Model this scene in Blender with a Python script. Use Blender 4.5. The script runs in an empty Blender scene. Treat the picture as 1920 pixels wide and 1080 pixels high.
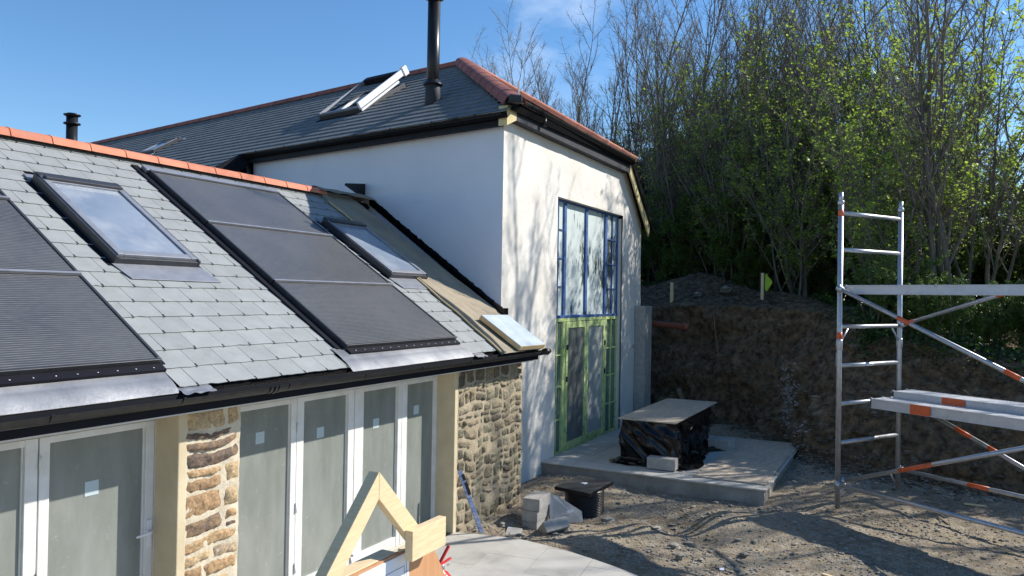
import bpy, math, random
import numpy as np
from mathutils import Vector, Matrix, noise
from mathutils.bvhtree import BVHTree
rad=math.radians
scene=bpy.context.scene
COL=scene.collection
# ---------------------------------------------------------------- camera
F_PX=1435.18; YAW,PITCH,ROLL=.48029447868,.010480952630,.016675264340
cf=Vector((math.cos(YAW)*math.cos(PITCH),math.sin(YAW)*math.cos(PITCH),math.sin(PITCH)))
r0=Vector((math.sin(YAW),-math.cos(YAW),0)); u0=r0.cross(cf)
cr=r0*math.cos(ROLL)+u0*math.sin(ROLL); cu=u0*math.cos(ROLL)-r0*math.sin(ROLL)
cam_d=bpy.data.cameras.new('camera'); cam=bpy.data.objects.new('camera',cam_d); COL.objects.link(cam)
cam_d.sensor_width=36; cam_d.lens=36*F_PX/1920; cam_d.clip_start=.05; cam_d.clip_end=3000
cam.matrix_world=Matrix(((cr.x,cu.x,-cf.x,0),(cr.y,cu.y,-cf.y,0),(cr.z,cu.z,-cf.z,3.05),(0,0,0,1)))
scene.camera=cam
# ---------------------------------------------------------------- sky, sun, exposure
SUN=Vector((1.03,-1,1.05)).normalized()
sun_el=math.asin(SUN.z); sun_az=math.atan2(SUN.x,SUN.y)
w=bpy.data.worlds.new('World'); scene.world=w; w.use_nodes=True
nt=w.node_tree; nt.nodes.clear()
out=nt.nodes.new('ShaderNodeOutputWorld'); bg=nt.nodes.new('ShaderNodeBackground'); bg.inputs[1].default_value=.122
sky=nt.nodes.new('ShaderNodeTexSky'); sky.sky_type='NISHITA'; sky.sun_disc=False
sky.sun_elevation=sun_el; sky.sun_rotation=sun_az; sky.altitude=0; sky.air_density=1.0; sky.dust_density=.1; sky.ozone_density=3.6
tc=nt.nodes.new('ShaderNodeTexCoord')
mp=nt.nodes.new('ShaderNodeMapping'); mp.inputs['Rotation'].default_value=(0,0,rad(-30)); mp.inputs['Scale'].default_value=(1.2,5,9)
nz=nt.nodes.new('ShaderNodeTexNoise'); nz.inputs['Scale'].default_value=1.6; nz.inputs['Detail'].default_value=6; nz.inputs['Roughness'].default_value=.55
rp=nt.nodes.new('ShaderNodeValToRGB'); rp.color_ramp.elements[0].position=.42; rp.color_ramp.elements[0].color=(0,0,0,1); rp.color_ramp.elements[1].position=.75; rp.color_ramp.elements[1].color=(1,1,1,1)
mx=nt.nodes.new('ShaderNodeMixRGB'); mx.inputs[2].default_value=(8,8.6,9.2,1)
nt.links.new(tc.outputs['Generated'],mp.inputs[0]); nt.links.new(mp.outputs[0],nz.inputs[0]); nt.links.new(nz.outputs[0],rp.inputs[0])
D0=(cf+cr*((1035-960)/F_PX)+cu*((540-18)/F_PX)).normalized()
dp_=nt.nodes.new('ShaderNodeVectorMath'); dp_.operation='DOT_PRODUCT'; dp_.inputs[1].default_value=D0; nt.links.new(tc.outputs['Generated'],dp_.inputs[0])
mk=nt.nodes.new('ShaderNodeMapRange'); mk.inputs[1].default_value=math.cos(rad(7.5)); mk.inputs[2].default_value=math.cos(rad(1)); mk.inputs[3].default_value=0; mk.inputs[4].default_value=.42; nt.links.new(dp_.outputs['Value'],mk.inputs[0])
mm=nt.nodes.new('ShaderNodeMath'); mm.operation='MULTIPLY'; nt.links.new(rp.outputs[0],mm.inputs[0]); nt.links.new(mk.outputs[0],mm.inputs[1])
nt.links.new(mm.outputs[0],mx.inputs[0]); nt.links.new(sky.outputs[0],mx.inputs[1]); hsv=nt.nodes.new('ShaderNodeHueSaturation'); hsv.inputs['Saturation'].default_value=1.17; nt.links.new(mx.outputs[0],hsv.inputs['Color']); nt.links.new(hsv.outputs[0],bg.inputs[0]); nt.links.new(bg.outputs[0],out.inputs[0])
sd=bpy.data.lights.new('sun','SUN'); sd.energy=4.8; sd.angle=rad(.53); sd.color=(1,.95,.87)
so=bpy.data.objects.new('sun',sd); COL.objects.link(so); so.rotation_euler=SUN.to_track_quat('Z','Y').to_euler(); so.location=(20,-20,30)
vs=scene.view_settings; vs.view_transform='Standard'; vs.look='None'; vs.exposure=.52; vs.gamma=1; vs.use_curve_mapping=False
# ---------------------------------------------------------------- materials
def V(*a): return Vector(a)
def mat(name,a,b=None,scale=4,rough=.7,metal=0,bump=0,bscale=40,rnd=0,streak=None,spec=None,detail=6,c=None,cscale=1.5,cpos=(.5,.62),coat=0,lo=.35,hi=.65,bdist=.01,transl=None,rvar=0):
    m=bpy.data.materials.new(name); m.use_nodes=True; t=m.node_tree; N=t.nodes; L=t.links
    p=N['Principled BSDF']; p.inputs['Roughness'].default_value=rough; p.inputs['Metallic'].default_value=metal
    if spec is not None: p.inputs['Specular IOR Level'].default_value=spec
    if coat: p.inputs['Coat Weight'].default_value=coat
    co=N.new('ShaderNodeTexCoord').outputs['Object']
    if streak:
        mpn=N.new('ShaderNodeMapping'); mpn.inputs['Scale'].default_value=streak; L.new(co,mpn.inputs[0]); cs=mpn.outputs[0]
    else: cs=co
    last=None
    if b is not None:
        n=N.new('ShaderNodeTexNoise'); n.inputs['Scale'].default_value=scale; n.inputs['Detail'].default_value=detail; n.inputs['Roughness'].default_value=.6; L.new(cs,n.inputs[0])
        r=N.new('ShaderNodeValToRGB'); e=r.color_ramp.elements; e[0].position=lo; e[1].position=hi; e[0].color=(*a,1); e[1].color=(*b,1)
        L.new(n.outputs[0],r.inputs[0]); last=r.outputs[0]
        if rvar:
            mr=N.new('ShaderNodeMapRange'); mr.inputs[3].default_value=rough-rvar; mr.inputs[4].default_value=rough+rvar; L.new(n.outputs[0],mr.inputs[0]); L.new(mr.outputs[0],p.inputs['Roughness'])
    if c is not None:
        n=N.new('ShaderNodeTexNoise'); n.inputs['Scale'].default_value=cscale; n.inputs['Detail'].default_value=8; n.inputs['Roughness'].default_value=.65; L.new(co,n.inputs[0])
        r=N.new('ShaderNodeValToRGB'); e=r.color_ramp.elements; e[0].position=cpos[0]; e[1].position=cpos[1]; e[0].color=(0,0,0,1); e[1].color=(1,1,1,1); L.new(n.outputs[0],r.inputs[0])
        x=N.new('ShaderNodeMixRGB'); L.new(r.outputs[0],x.inputs[0])
        if last is None: x.inputs[1].default_value=(*a,1)
        else: L.new(last,x.inputs[1])
        x.inputs[2].default_value=(*c,1); last=x.outputs[0]
    if rnd:
        at=N.new('ShaderNodeAttribute'); at.attribute_name='rnd'
        mr=N.new('ShaderNodeMapRange'); mr.inputs[3].default_value=1-rnd; mr.inputs[4].default_value=1+rnd; L.new(at.outputs['Fac'],mr.inputs[0])
        hs=N.new('ShaderNodeHueSaturation'); L.new(mr.outputs[0],hs.inputs['Value'])
        if last is None: hs.inputs['Color'].default_value=(*a,1)
        else: L.new(last,hs.inputs['Color'])
        last=hs.outputs[0]
    if last is None: p.inputs['Base Color'].default_value=(*a,1)
    else: L.new(last,p.inputs['Base Color'])
    if bump:
        n=N.new('ShaderNodeTexNoise'); n.inputs['Scale'].default_value=bscale; n.inputs['Detail'].default_value=6; n.inputs['Roughness'].default_value=.6; L.new(cs if streak else co,n.inputs[0])
        bn=N.new('ShaderNodeBump'); bn.inputs['Strength'].default_value=bump; bn.inputs['Distance'].default_value=bdist; L.new(n.outputs[0],bn.inputs['Height']); L.new(bn.outputs[0],p.inputs['Normal'])
    if transl:
        o=N['Material Output']; tr=N.new('ShaderNodeBsdfTranslucent'); ms=N.new('ShaderNodeMixShader'); ms.inputs[0].default_value=transl[1]
        tr.inputs[0].default_value=(*transl[0],1)
        L.new(p.outputs[0],ms.inputs[1]); L.new(tr.outputs[0],ms.inputs[2]); L.new(ms.outputs[0],o.inputs['Surface'])
    return m
M={}
M['render']=mat('white_lime_render',(.74,.71,.65),(.66,.62,.55),1.3,.9,bump=.35,bscale=9,c=(.52,.46,.38),cscale=1.1,cpos=(.62,.85),bdist=.03)
M['render3']=mat('blue_shaded_white_wall',(.64,.665,.72),(.59,.615,.67),1.1,.9,bump=.25,bscale=9,bdist=.02)  # white side wall with the blue of its shade mixed into the colour
M['render2']=mat('cream_plaster',(.62,.53,.36),(.52,.43,.28),2.5,.9,bump=.3,bscale=20)
M['slate2']=mat('shaded_barn_slate',(.13,.145,.152),(.165,.18,.187),5,.7,bump=.3,bscale=45,rnd=.06,spec=.2,bdist=.004)  # darker copy of the wing slate, the barn roof's shade put into the colour
M['slate']=mat('slate',(.252,.265,.262),(.290,.302,.298),5,.62,bump=.3,bscale=45,rnd=.055,c=(.24,.25,.235),cscale=9,cpos=(.55,.75),spec=.3,bdist=.004,rvar=.06)
M['deck']=mat('roof_deck',(.008,.008,.009),rough=.9,spec=.1)
M['hook']=mat('slate_hook_steel',(.03,.03,.035),rough=.5,metal=.5)
M['terracotta']=mat('terracotta',(.56,.20,.11),(.48,.155,.085),5,.75,bump=.3,bscale=30,rnd=.12,c=(.38,.22,.16),cscale=3,cpos=(.58,.8))
M['terraold']=mat('dark_terracotta',(.27,.085,.06),(.21,.07,.055),5,.75,bump=.3,bscale=30,rnd=.15)
M['mortar']=mat('dark_mortar',(.06,.035,.03),rough=.9)
M['black']=mat('black_plastic',(.009,.009,.011),(.015,.015,.017),8,.36,spec=.35)
M['fascia']=mat('black_fascia',(.004,.0045,.009),(.007,.0075,.012),5,.6,spec=.2)
M['gutter']=mat('black_gutter',(.010,.010,.011),(.020,.0195,.018),14,.4,bump=.1,bscale=60,spec=.3)
M['charcoal']=mat('charcoal_aluminium',(.045,.047,.052),(.06,.062,.067),10,.38,metal=.35)
M['charlite']=mat('weathered_aluminium_trim',(.24,.25,.28),(.30,.31,.34),10,.4,metal=.35)
M['lead']=mat('lead_sheet',(.25,.255,.27),(.38,.38,.385),2.2,.40,metal=.5,bump=.35,bscale=6,streak=(1.2,.8,.8),bdist=.02,rvar=.08)
M['lead2']=mat('grey_lead_fascia',(.026,.029,.036),(.04,.044,.052),3,.65,metal=0,spec=.25)
M['felt']=mat('roofing_felt',(.34,.28,.195),(.25,.21,.15),2.5,.85,bump=.5,bscale=7,c=(.25,.22,.17),cscale=2.2,cpos=(.55,.8),bdist=.02)
M['whitepaint']=mat('old_white_paint',(.72,.72,.69),(.63,.62,.58),6,.5,bump=.3,bscale=30,c=(.42,.38,.32),cscale=7,cpos=(.66,.74))
M['tape']=mat('cream_masking_tape',(.62,.57,.45),(.55,.5,.4),9,.6,bump=.4,bscale=30)
M['sticker']=mat('pale_sticker',(.45,.53,.54),rough=.5)
M['timber']=mat('new_softwood',(.74,.59,.36),(.67,.50,.28),9,.6,streak=(1,1,9),bump=.15,bscale=30,rnd=.05,c=(.36,.2,.09),cscale=4.5,cpos=(.72,.76))
M['timberx']=mat('new_softwood_long',(.75,.60,.37),(.66,.49,.27),7,.6,streak=(1.2,5,14),bump=.15,bscale=30,c=(.36,.2,.09),cscale=4,cpos=(.72,.76))
M['yellowwood']=mat('treated_bargeboard',(.62,.52,.27),(.5,.41,.2),5,.7,streak=(1,1,.5),bump=.2,bscale=20)
M['ply']=mat('weathered_plywood',(.50,.42,.32),(.36,.30,.24),3,.75,streak=(1,4,1),bump=.2,bscale=14,c=(.24,.2,.17),cscale=2.5,cpos=(.6,.8))
M['plyorange']=mat('orange_plywood',(.55,.29,.14),(.48,.24,.11),4,.6,streak=(6,6,1))
M['paper']=mat('drawing_paper',(.78,.80,.85),(.74,.76,.82),3,.7)
M['ink']=mat('ink',(.12,.13,.2),rough=.8)
M['redpaint']=mat('red_enamel',(.62,.03,.03),rough=.28,coat=.4)
M['redplastic']=mat('red_plastic',(.7,.05,.04),rough=.4)
M['alu']=mat('scaffold_aluminium',(.50,.51,.53),(.40,.41,.43),12,.42,metal=.75,bump=.15,bscale=60,c=(.25,.24,.22),cscale=9,cpos=(.6,.75))
M['alubeam']=mat('deck_beam_aluminium',(.60,.61,.63),(.52,.53,.55),5,.45,metal=.5,c=(.35,.33,.3),cscale=6,cpos=(.6,.8))
M['orange']=mat('orange_band',(.72,.13,.03),(.6,.1,.03),20,.5,c=(.5,.45,.4),cscale=30,cpos=(.62,.66))
M['concrete']=mat('concrete_block',(.30,.285,.26),(.40,.38,.35),12,.9,bump=.7,bscale=60,bdist=.006,c=(.2,.19,.17),cscale=5,cpos=(.58,.8))
M['concrete2']=mat('cast_concrete',(.25,.235,.21),(.34,.32,.29),4,.9,bump=.6,bscale=22,bdist=.015,c=(.16,.14,.12),cscale=3,cpos=(.5,.75))
M['paving']=mat('porcelain_paving',(.42,.40,.36),(.49,.47,.425),2.2,.6,bump=.1,bscale=20,c=(.30,.285,.26),cscale=1.5,cpos=(.52,.75),rnd=.05)
M['joint']=mat('paving_joint',(.2,.19,.175),rough=.9)
M['plastic']=mat('black_polythene',(.004,.004,.005),rough=.2,spec=.4,bump=.25,bscale=6,bdist=.02)
M['clear']=mat('clear_polythene',(.32,.32,.31),(.24,.24,.23),4,.25,bump=.4,bscale=9)
M['bluelevel']=mat('blue_level',(.05,.11,.33),(.34,.38,.46),9,.4,streak=(1,1,2.5))
M['foil']=mat('foil_facing',(.42,.50,.58),(.55,.62,.69),5,.42,metal=.35,bump=.3,bscale=6,bdist=.01)
M['pir']=mat('insulation_foam',(.62,.48,.26),(.52,.38,.2),9,.8,bump=.3)
M['bark']=mat('grey_bark',(.085,.072,.058),(.19,.168,.14),9,.85,bump=.6,bscale=30,c=(.08,.10,.04),cscale=2.2,cpos=(.5,.7),streak=(1,1,.25))
M['twig']=mat('twig_bark',(.15,.12,.098),(.25,.21,.18),3,.75)
M['leafspring']=mat('spring_leaf',(.17,.24,.045),(.27,.34,.075),2.5,.5,rnd=.3,transl=((.42,.58,.08),.5))
M['leafmid']=mat('mid_leaf',(.08,.14,.03),(.14,.20,.05),2,.5,rnd=.35,transl=((.16,.28,.04),.35))
M['leafivy']=mat('ivy_leaf',(.022,.045,.014),(.045,.075,.022),2,.36,rnd=.4,transl=((.05,.10,.02),.15),spec=.5)
M['leafherb']=mat('herb_leaf',(.05,.12,.03),(.09,.17,.04),2,.5,rnd=.35,transl=((.12,.25,.04),.35))
M['bankstone']=mat('bank_stone',(.09,.07,.047),(.20,.165,.12),5,.9,bump=.6,bscale=25,rnd=.4)
M['chalk']=mat('pale_shale',(.30,.28,.26),(.42,.40,.38),6,.9,rnd=.3)
M['earth']=mat('dark_subsoil',(.042,.027,.015),(.22,.15,.085),7,.95,bump=1,bscale=17,bdist=.09,detail=12,c=(.27,.205,.135),cscale=2.6,cpos=(.56,.68))
M['hivis']=mat('yellow_cloth',(.38,.58,.04),rough=.7)
M['orangepipe']=mat('orange_drain_pipe',(.27,.085,.05),(.19,.07,.045),8,.55)
M['lidgrey']=mat('lit_black_cover',(.05,.05,.05),(.085,.083,.078),8,.5)  # black plastic cover, greyed in colour so it looks lit
M['dark']=mat('dark_void',(.006,.006,.006),rough=.9)
M['root']=mat('dry_root',(.23,.17,.11),(.15,.11,.07),9,.9)
M['string']=mat('string',(.55,.5,.4),rough=.9)
M['flint']=mat('rubble_stone',(.19,.165,.13),(.36,.33,.28),5,.9,bump=.6,bscale=25,rnd=.35,bdist=.01)
M['bluepaint']=mat('blue_masking_tape',(.035,.09,.27),(.06,.15,.36),9,.55,c=(.05,.06,.07),cscale=11,cpos=(.56,.62),bump=.4,bscale=30)
M['greentape']=mat('green_masking_tape',(.44,.56,.17),(.60,.70,.33),9,.6,c=(.22,.27,.22),cscale=10,cpos=(.56,.64),bump=.4,bscale=30)
M['whitepvc']=mat('white_timber_sash',(.78,.78,.79),rough=.45)
def glassmat(name,a,b,c,rough,streak,cpos=(.5,.75),spec=.5,cscale=3,bump=.0):
    m=mat(name,a,b,2.0,rough,streak=streak,c=c,cscale=cscale,cpos=cpos,spec=spec,bump=bump,bscale=3,bdist=.004); return m
M['dusty']=glassmat('dusty_door_glass',(.185,.20,.175),(.24,.255,.23),(.36,.39,.37),.28,(3,3,.8),(.60,.78),cscale=13)
M['velux']=mat('dusty_skylight_glass',(.17,.21,.27),(.25,.29,.35),1.3,.2,c=(.33,.35,.38),cscale=2,cpos=(.45,.7),spec=.8)
M['veluxin']=mat('skylight_glass',(.10,.15,.22),rough=.08,spec=.8)
M['film']=None
def filmglass():
    m=bpy.data.materials.new('torn_film_glass'); m.use_nodes=True; N=m.node_tree.nodes; L=m.node_tree.links; p=N['Principled BSDF']
    co=N.new('ShaderNodeTexCoord').outputs['Object']
    mp=N.new('ShaderNodeMapping'); mp.inputs['Scale'].default_value=(7,7,1.6); L.new(co,mp.inputs[0])
    n=N.new('ShaderNodeTexNoise'); n.inputs['Scale'].default_value=1.6; n.inputs['Detail'].default_value=9; n.inputs['Roughness'].default_value=.7; L.new(mp.outputs[0],n.inputs[0])
    n2=N.new('ShaderNodeTexNoise'); n2.inputs['Scale'].default_value=1.1; n2.inputs['Detail'].default_value=4; L.new(co,n2.inputs[0])
    ad=N.new('ShaderNodeMath'); ad.operation='ADD'; L.new(n.outputs[0],ad.inputs[0]); L.new(n2.outputs[0],ad.inputs[1])
    r=N.new('ShaderNodeValToRGB'); e=r.color_ramp.elements; e[0].position=.43; e[1].position=.475; e[0].color=(0,0,0,1); e[1].color=(1,1,1,1)
    hf=N.new('ShaderNodeMath'); hf.operation='MULTIPLY'; hf.inputs[1].default_value=.5; L.new(ad.outputs[0],hf.inputs[0]); L.new(hf.outputs[0],r.inputs[0])
    x=N.new('ShaderNodeMixRGB'); x.inputs[1].default_value=(.06,.075,.07,1); x.inputs[2].default_value=(.56,.63,.61,1); L.new(r.outputs[0],x.inputs[0]); L.new(x.outputs[0],p.inputs['Base Color'])
    rr=N.new('ShaderNodeMapRange'); rr.inputs[3].default_value=.06; rr.inputs[4].default_value=.5; L.new(r.outputs[0],rr.inputs[0]); L.new(rr.outputs[0],p.inputs['Roughness'])
    return m
M['film']=filmglass()
M['sheet1']=mat('dark_door_sheet',(.09,.105,.10),(.16,.175,.165),3,.35,streak=(1,1,.6))
M['sheet2']=mat('pale_door_sheet',(.33,.35,.32),(.42,.44,.41),3,.45,streak=(1,1,.6))
M['sidepane']=mat('covered_side_pane',(.10,.15,.12),(.17,.22,.18),3,.25,streak=(1,1,.6))
def collector():
    m=bpy.data.materials.new('solar_absorber'); m.use_nodes=True; N=m.node_tree.nodes; L=m.node_tree.links; p=N['Principled BSDF']
    at=N.new('ShaderNodeTexCoord').outputs['Object']
    mp=N.new('ShaderNodeMapping'); mp.inputs['Scale'].default_value=(1,1,1); L.new(at,mp.inputs[0])
    sep=N.new('ShaderNodeSeparateXYZ'); L.new(mp.outputs[0],sep.inputs[0])
    def wave(o,f,th,nm):
        a=N.new('ShaderNodeMath'); a.operation='MULTIPLY'; a.inputs[1].default_value=f; L.new(sep.outputs[o],a.inputs[0])
        b=N.new('ShaderNodeMath'); b.operation='FRACT'; L.new(a.outputs[0],b.inputs[0])
        c=N.new('ShaderNodeMath'); c.operation='LESS_THAN'; c.inputs[1].default_value=th; L.new(b.outputs[0],c.inputs[0]); return c.outputs[0]
    w1=wave(1,40,.34,'')
    n=N.new('ShaderNodeTexNoise'); n.inputs['Scale'].default_value=9; mp2=N.new('ShaderNodeMapping'); mp2.inputs['Scale'].default_value=(1.5,14,1); L.new(at,mp2.inputs[0]); L.new(mp2.outputs[0],n.inputs[0])
    mu=N.new('ShaderNodeMath'); mu.operation='MULTIPLY'; L.new(w1,mu.inputs[0]); L.new(n.outputs[0],mu.inputs[1])
    x=N.new('ShaderNodeMixRGB'); x.inputs[1].default_value=(.038,.041,.050,1); x.inputs[2].default_value=(.25,.24,.21,1); L.new(mu.outputs[0],x.inputs[0])
    n3=N.new('ShaderNodeTexNoise'); n3.inputs['Scale'].default_value=1.4; n3.inputs['Detail'].default_value=7; L.new(at,n3.inputs[0])
    r=N.new('ShaderNodeMapRange'); r.inputs[1].default_value=.3; r.inputs[2].default_value=.75; r.inputs[3].default_value=0; r.inputs[4].default_value=.35; L.new(n3.outputs[0],r.inputs[0])
    y=N.new('ShaderNodeMixRGB'); y.inputs[2].default_value=(.15,.145,.135,1); L.new(r.outputs[0],y.inputs[0]); L.new(x.outputs[0],y.inputs[1])
    L.new(y.outputs[0],p.inputs['Base Color']); p.inputs['Roughness'].default_value=.33; p.inputs['Specular IOR Level'].default_value=.5
    return m
M['collector']=collector()
def ground_mat():
    m=bpy.data.materials.new('yard_hardcore'); m.use_nodes=True; N=m.node_tree.nodes; L=m.node_tree.links; p=N['Principled BSDF']; p.inputs['Roughness'].default_value=.95
    co=N.new('ShaderNodeTexCoord').outputs['Object']
    def nse(s,d=8,r=.6):
        n=N.new('ShaderNodeTexNoise'); n.inputs['Scale'].default_value=s; n.inputs['Detail'].default_value=d; n.inputs['Roughness'].default_value=r; L.new(co,n.inputs[0]); return n.outputs[0]
    def ramp(o,p0,p1,c0,c1):
        r=N.new('ShaderNodeValToRGB'); e=r.color_ramp.elements; e[0].position=p0; e[1].position=p1; e[0].color=(*c0,1); e[1].color=(*c1,1); L.new(o,r.inputs[0]); return r.outputs[0]
    big=ramp(nse(.9),.38,.64,(.19,.145,.09),(.36,.285,.19))
    mid=ramp(nse(7,10,.7),.42,.66,(0,0,0),(1,1,1))
    x=N.new('ShaderNodeMixRGB'); L.new(mid,x.inputs[0]); L.new(big,x.inputs[1]); x.inputs[2].default_value=(.33,.295,.235,1)
    vo=N.new('ShaderNodeTexVoronoi'); vo.inputs['Scale'].default_value=38; L.new(co,vo.inputs[0])
    y=N.new('ShaderNodeMixRGB'); y.blend_type='OVERLAY'; y.inputs[0].default_value=.35; L.new(x.outputs[0],y.inputs[1]); bw=N.new('ShaderNodeRGBToBW'); L.new(vo.outputs['Color'],bw.inputs[0]); L.new(bw.outputs[0],y.inputs[2])
    hs=N.new('ShaderNodeHueSaturation'); hs.inputs['Saturation'].default_value=1.0; hs.inputs['Value'].default_value=.9; L.new(y.outputs[0],hs.inputs['Color']); L.new(hs.outputs[0],p.inputs['Base Color'])
    b1=N.new('ShaderNodeBump'); b1.inputs['Strength'].default_value=.9; b1.inputs['Distance'].default_value=.03; L.new(nse(22,8,.7),b1.inputs['Height'])
    b2=N.new('ShaderNodeBump'); b2.inputs['Strength'].default_value=.6; b2.inputs['Distance'].default_value=.012; L.new(vo.outputs['Distance'],b2.inputs['Height']); L.new(b1.outputs[0],b2.inputs['Normal']); L.new(b2.outputs[0],p.inputs['Normal'])
    return m
M['ground']=ground_mat()
def stone_mat(name,cols):
    m=bpy.data.materials.new(name); m.use_nodes=True; N=m.node_tree.nodes; L=m.node_tree.links; p=N['Principled BSDF']; p.inputs['Roughness'].default_value=.88
    co=N.new('ShaderNodeTexCoord').outputs['Object']; at=N.new('ShaderNodeAttribute'); at.attribute_name='rnd'
    r=N.new('ShaderNodeValToRGB'); cr_=r.color_ramp
    while len(cr_.elements)<len(cols): cr_.elements.new(.5)
    for i,c in enumerate(cols): cr_.elements[i].position=i/(len(cols)-1); cr_.elements[i].color=(*c,1)
    n=N.new('ShaderNodeTexNoise'); n.inputs['Scale'].default_value=9; n.inputs['Detail'].default_value=10; n.inputs['Roughness'].default_value=.7; L.new(co,n.inputs[0])
    ad=N.new('ShaderNodeMath'); ad.operation='MULTIPLY_ADD'; ad.inputs[1].default_value=.9; L.new(n.outputs[0],ad.inputs[0])
    sb=N.new('ShaderNodeMath'); sb.operation='SUBTRACT'; sb.inputs[1].default_value=.45; L.new(at.outputs['Fac'],sb.inputs[0]); L.new(sb.outputs[0],ad.inputs[2]); L.new(ad.outputs[0],r.inputs[0])
    n2=N.new('ShaderNodeTexNoise'); n2.inputs['Scale'].default_value=45; n2.inputs['Detail'].default_value=6; L.new(co,n2.inputs[0])
    mr=N.new('ShaderNodeMapRange'); mr.inputs[1].default_value=.3; mr.inputs[2].default_value=.7; mr.inputs[3].default_value=.6; mr.inputs[4].default_value=1.3; L.new(n2.outputs[0],mr.inputs[0])
    hs=N.new('ShaderNodeHueSaturation'); L.new(mr.outputs[0],hs.inputs['Value']); L.new(r.outputs[0],hs.inputs['Color']); L.new(hs.outputs[0],p.inputs['Base Color'])
    b=N.new('ShaderNodeBump'); b.inputs['Strength'].default_value=.9; b.inputs['Distance'].default_value=.012; n3=N.new('ShaderNodeTexNoise'); n3.inputs['Scale'].default_value=28; n3.inputs['Detail'].default_value=9; n3.inputs['Roughness'].default_value=.7; L.new(co,n3.inputs[0]); L.new(n3.outputs[0],b.inputs['Height']); L.new(b.outputs[0],p.inputs['Normal'])
    return m
M['stone1']=stone_mat('orange_brown_stone',[(.13,.095,.075),(.29,.185,.10),(.40,.255,.13),(.47,.35,.20),(.25,.20,.165)])
M['stone2']=stone_mat('lichened_grey_stone',[(.08,.07,.052),(.18,.145,.09),(.26,.21,.135),(.155,.15,.095),(.31,.26,.18)])
M['limemortar']=mat('lime_mortar',(.62,.55,.42),(.50,.43,.31),6,.95,bump=.8,bscale=30,bdist=.012)
M['limemortar2']=mat('weathered_lime_mortar',(.40,.335,.23),(.30,.245,.165),5,.95,bump=.8,bscale=30,bdist=.012)
# ---------------------------------------------------------------- mesh builder
class MB:
    def __init__(s): s.v=[];s.f=[];s.m=[];s.r=[];s.sm=[]
    def add(s,vs,fs,mi=0,rnd=.5,smooth=False):
        b=len(s.v); s.v.extend(tuple(x) for x in vs)
        for f in fs: s.f.append(tuple(i+b for i in f)); s.m.append(mi); s.r.append(rnd); s.sm.append(smooth)
    def box(s,O,ax,ay,az,a,b,c,mi=0,rnd=.5):
        O=Vector(O); P=[O+ax*x+ay*y+az*z for z in c for y in b for x in a]
        s.add(P,[(0,2,3,1),(4,5,7,6),(0,1,5,4),(2,6,7,3),(0,4,6,2),(1,3,7,5)],mi,rnd)
    def wbox(s,x,y,z,mi=0,rnd=.5): s.box((0,0,0),V(1,0,0),V(0,1,0),V(0,0,1),x,y,z,mi,rnd)
    def bar(s,p,q,wd,ht,up=V(0,0,1),mi=0,rnd=.5):
        p=Vector(p);q=Vector(q); d=q-p; L=d.length; d=d/L; sd=d.cross(up)
        if sd.length<1e-4: sd=V(1,0,0)
        sd.normalize(); u=sd.cross(d); s.box(p,d,sd,u,(0,L),(-wd/2,wd/2),(-ht/2,ht/2),mi,rnd)
    def tube(s,pts,rs,n=8,mi=0,rnd=.5,cap=True,smooth=True):
        pts=[Vector(p) for p in pts]
        if not hasattr(rs,'__len__'): rs=[rs]*len(pts)
        vs=[];k=len(pts); ref=None
        for i,p in enumerate(pts):
            d=(pts[min(i+1,k-1)]-pts[max(i-1,0)]); d.normalize()
            if ref is None: ref=d.orthogonal().normalized()
            a=(ref-d*ref.dot(d)); 
            if a.length<1e-5: a=d.orthogonal()
            a.normalize(); ref=a; b=d.cross(a)
            for j in range(n):
                t=2*math.pi*j/n; vs.append(p+(a*math.cos(t)+b*math.sin(t))*rs[i])
        fs=[(i*n+j,i*n+(j+1)%n,(i+1)*n+(j+1)%n,(i+1)*n+j) for i in range(k-1) for j in range(n)]
        if cap and n>2: fs+= [tuple(range(n-1,-1,-1)),tuple((k-1)*n+j for j in range(n))]
        s.add(vs,fs,mi,rnd,smooth)
    def lathe(s,c,prof,n=24,mi=0,axis=None):
        c=Vector(c); az=(axis or V(0,0,1)).normalized(); ax=az.orthogonal().normalized(); ay=az.cross(ax)
        vs=[c+az*z+(ax*math.cos(2*math.pi*j/n)+ay*math.sin(2*math.pi*j/n))*r for r,z in prof for j in range(n)]
        k=len(prof); fs=[(i*n+j,i*n+(j+1)%n,(i+1)*n+(j+1)%n,(i+1)*n+j) for i in range(k-1) for j in range(n)]
        fs+=[tuple(range(n-1,-1,-1)),tuple((k-1)*n+j for j in range(n))]
        s.add(vs,fs,mi,.5,True)
    def prism(s,poly,d,mi=0,rnd=.5):
        poly=[Vector(p) for p in poly]; d=Vector(d); n=len(poly)
        s.add(poly+[p+d for p in poly],[tuple(range(n-1,-1,-1)),tuple(range(n,2*n))]+[(i,(i+1)%n,n+(i+1)%n,n+i) for i in range(n)],mi,rnd)
    def grid(s,fn,nu,nv,mi=0,rnd=.5,smooth=True):
        vs=[fn(i/nu,j/nv) for j in range(nv+1) for i in range(nu+1)]
        s.add(vs,[(j*(nu+1)+i,j*(nu+1)+i+1,(j+1)*(nu+1)+i+1,(j+1)*(nu+1)+i) for j in range(nv) for i in range(nu)],mi,rnd,smooth)
    def mesh(s,name,mats,off=V(0,0,0)):
        me=bpy.data.meshes.new(name)
        me.from_pydata([(x[0]-off.x,x[1]-off.y,x[2]-off.z) for x in s.v],[],s.f)
        for m in (mats if isinstance(mats,(list,tuple)) else [mats]): me.materials.append(m)
        me.polygons.foreach_set('material_index',s.m); me.polygons.foreach_set('use_smooth',s.sm)
        a=me.attributes.new('rnd','FLOAT','FACE'); a.data.foreach_set('value',s.r)
        me.update(); return me
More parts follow.
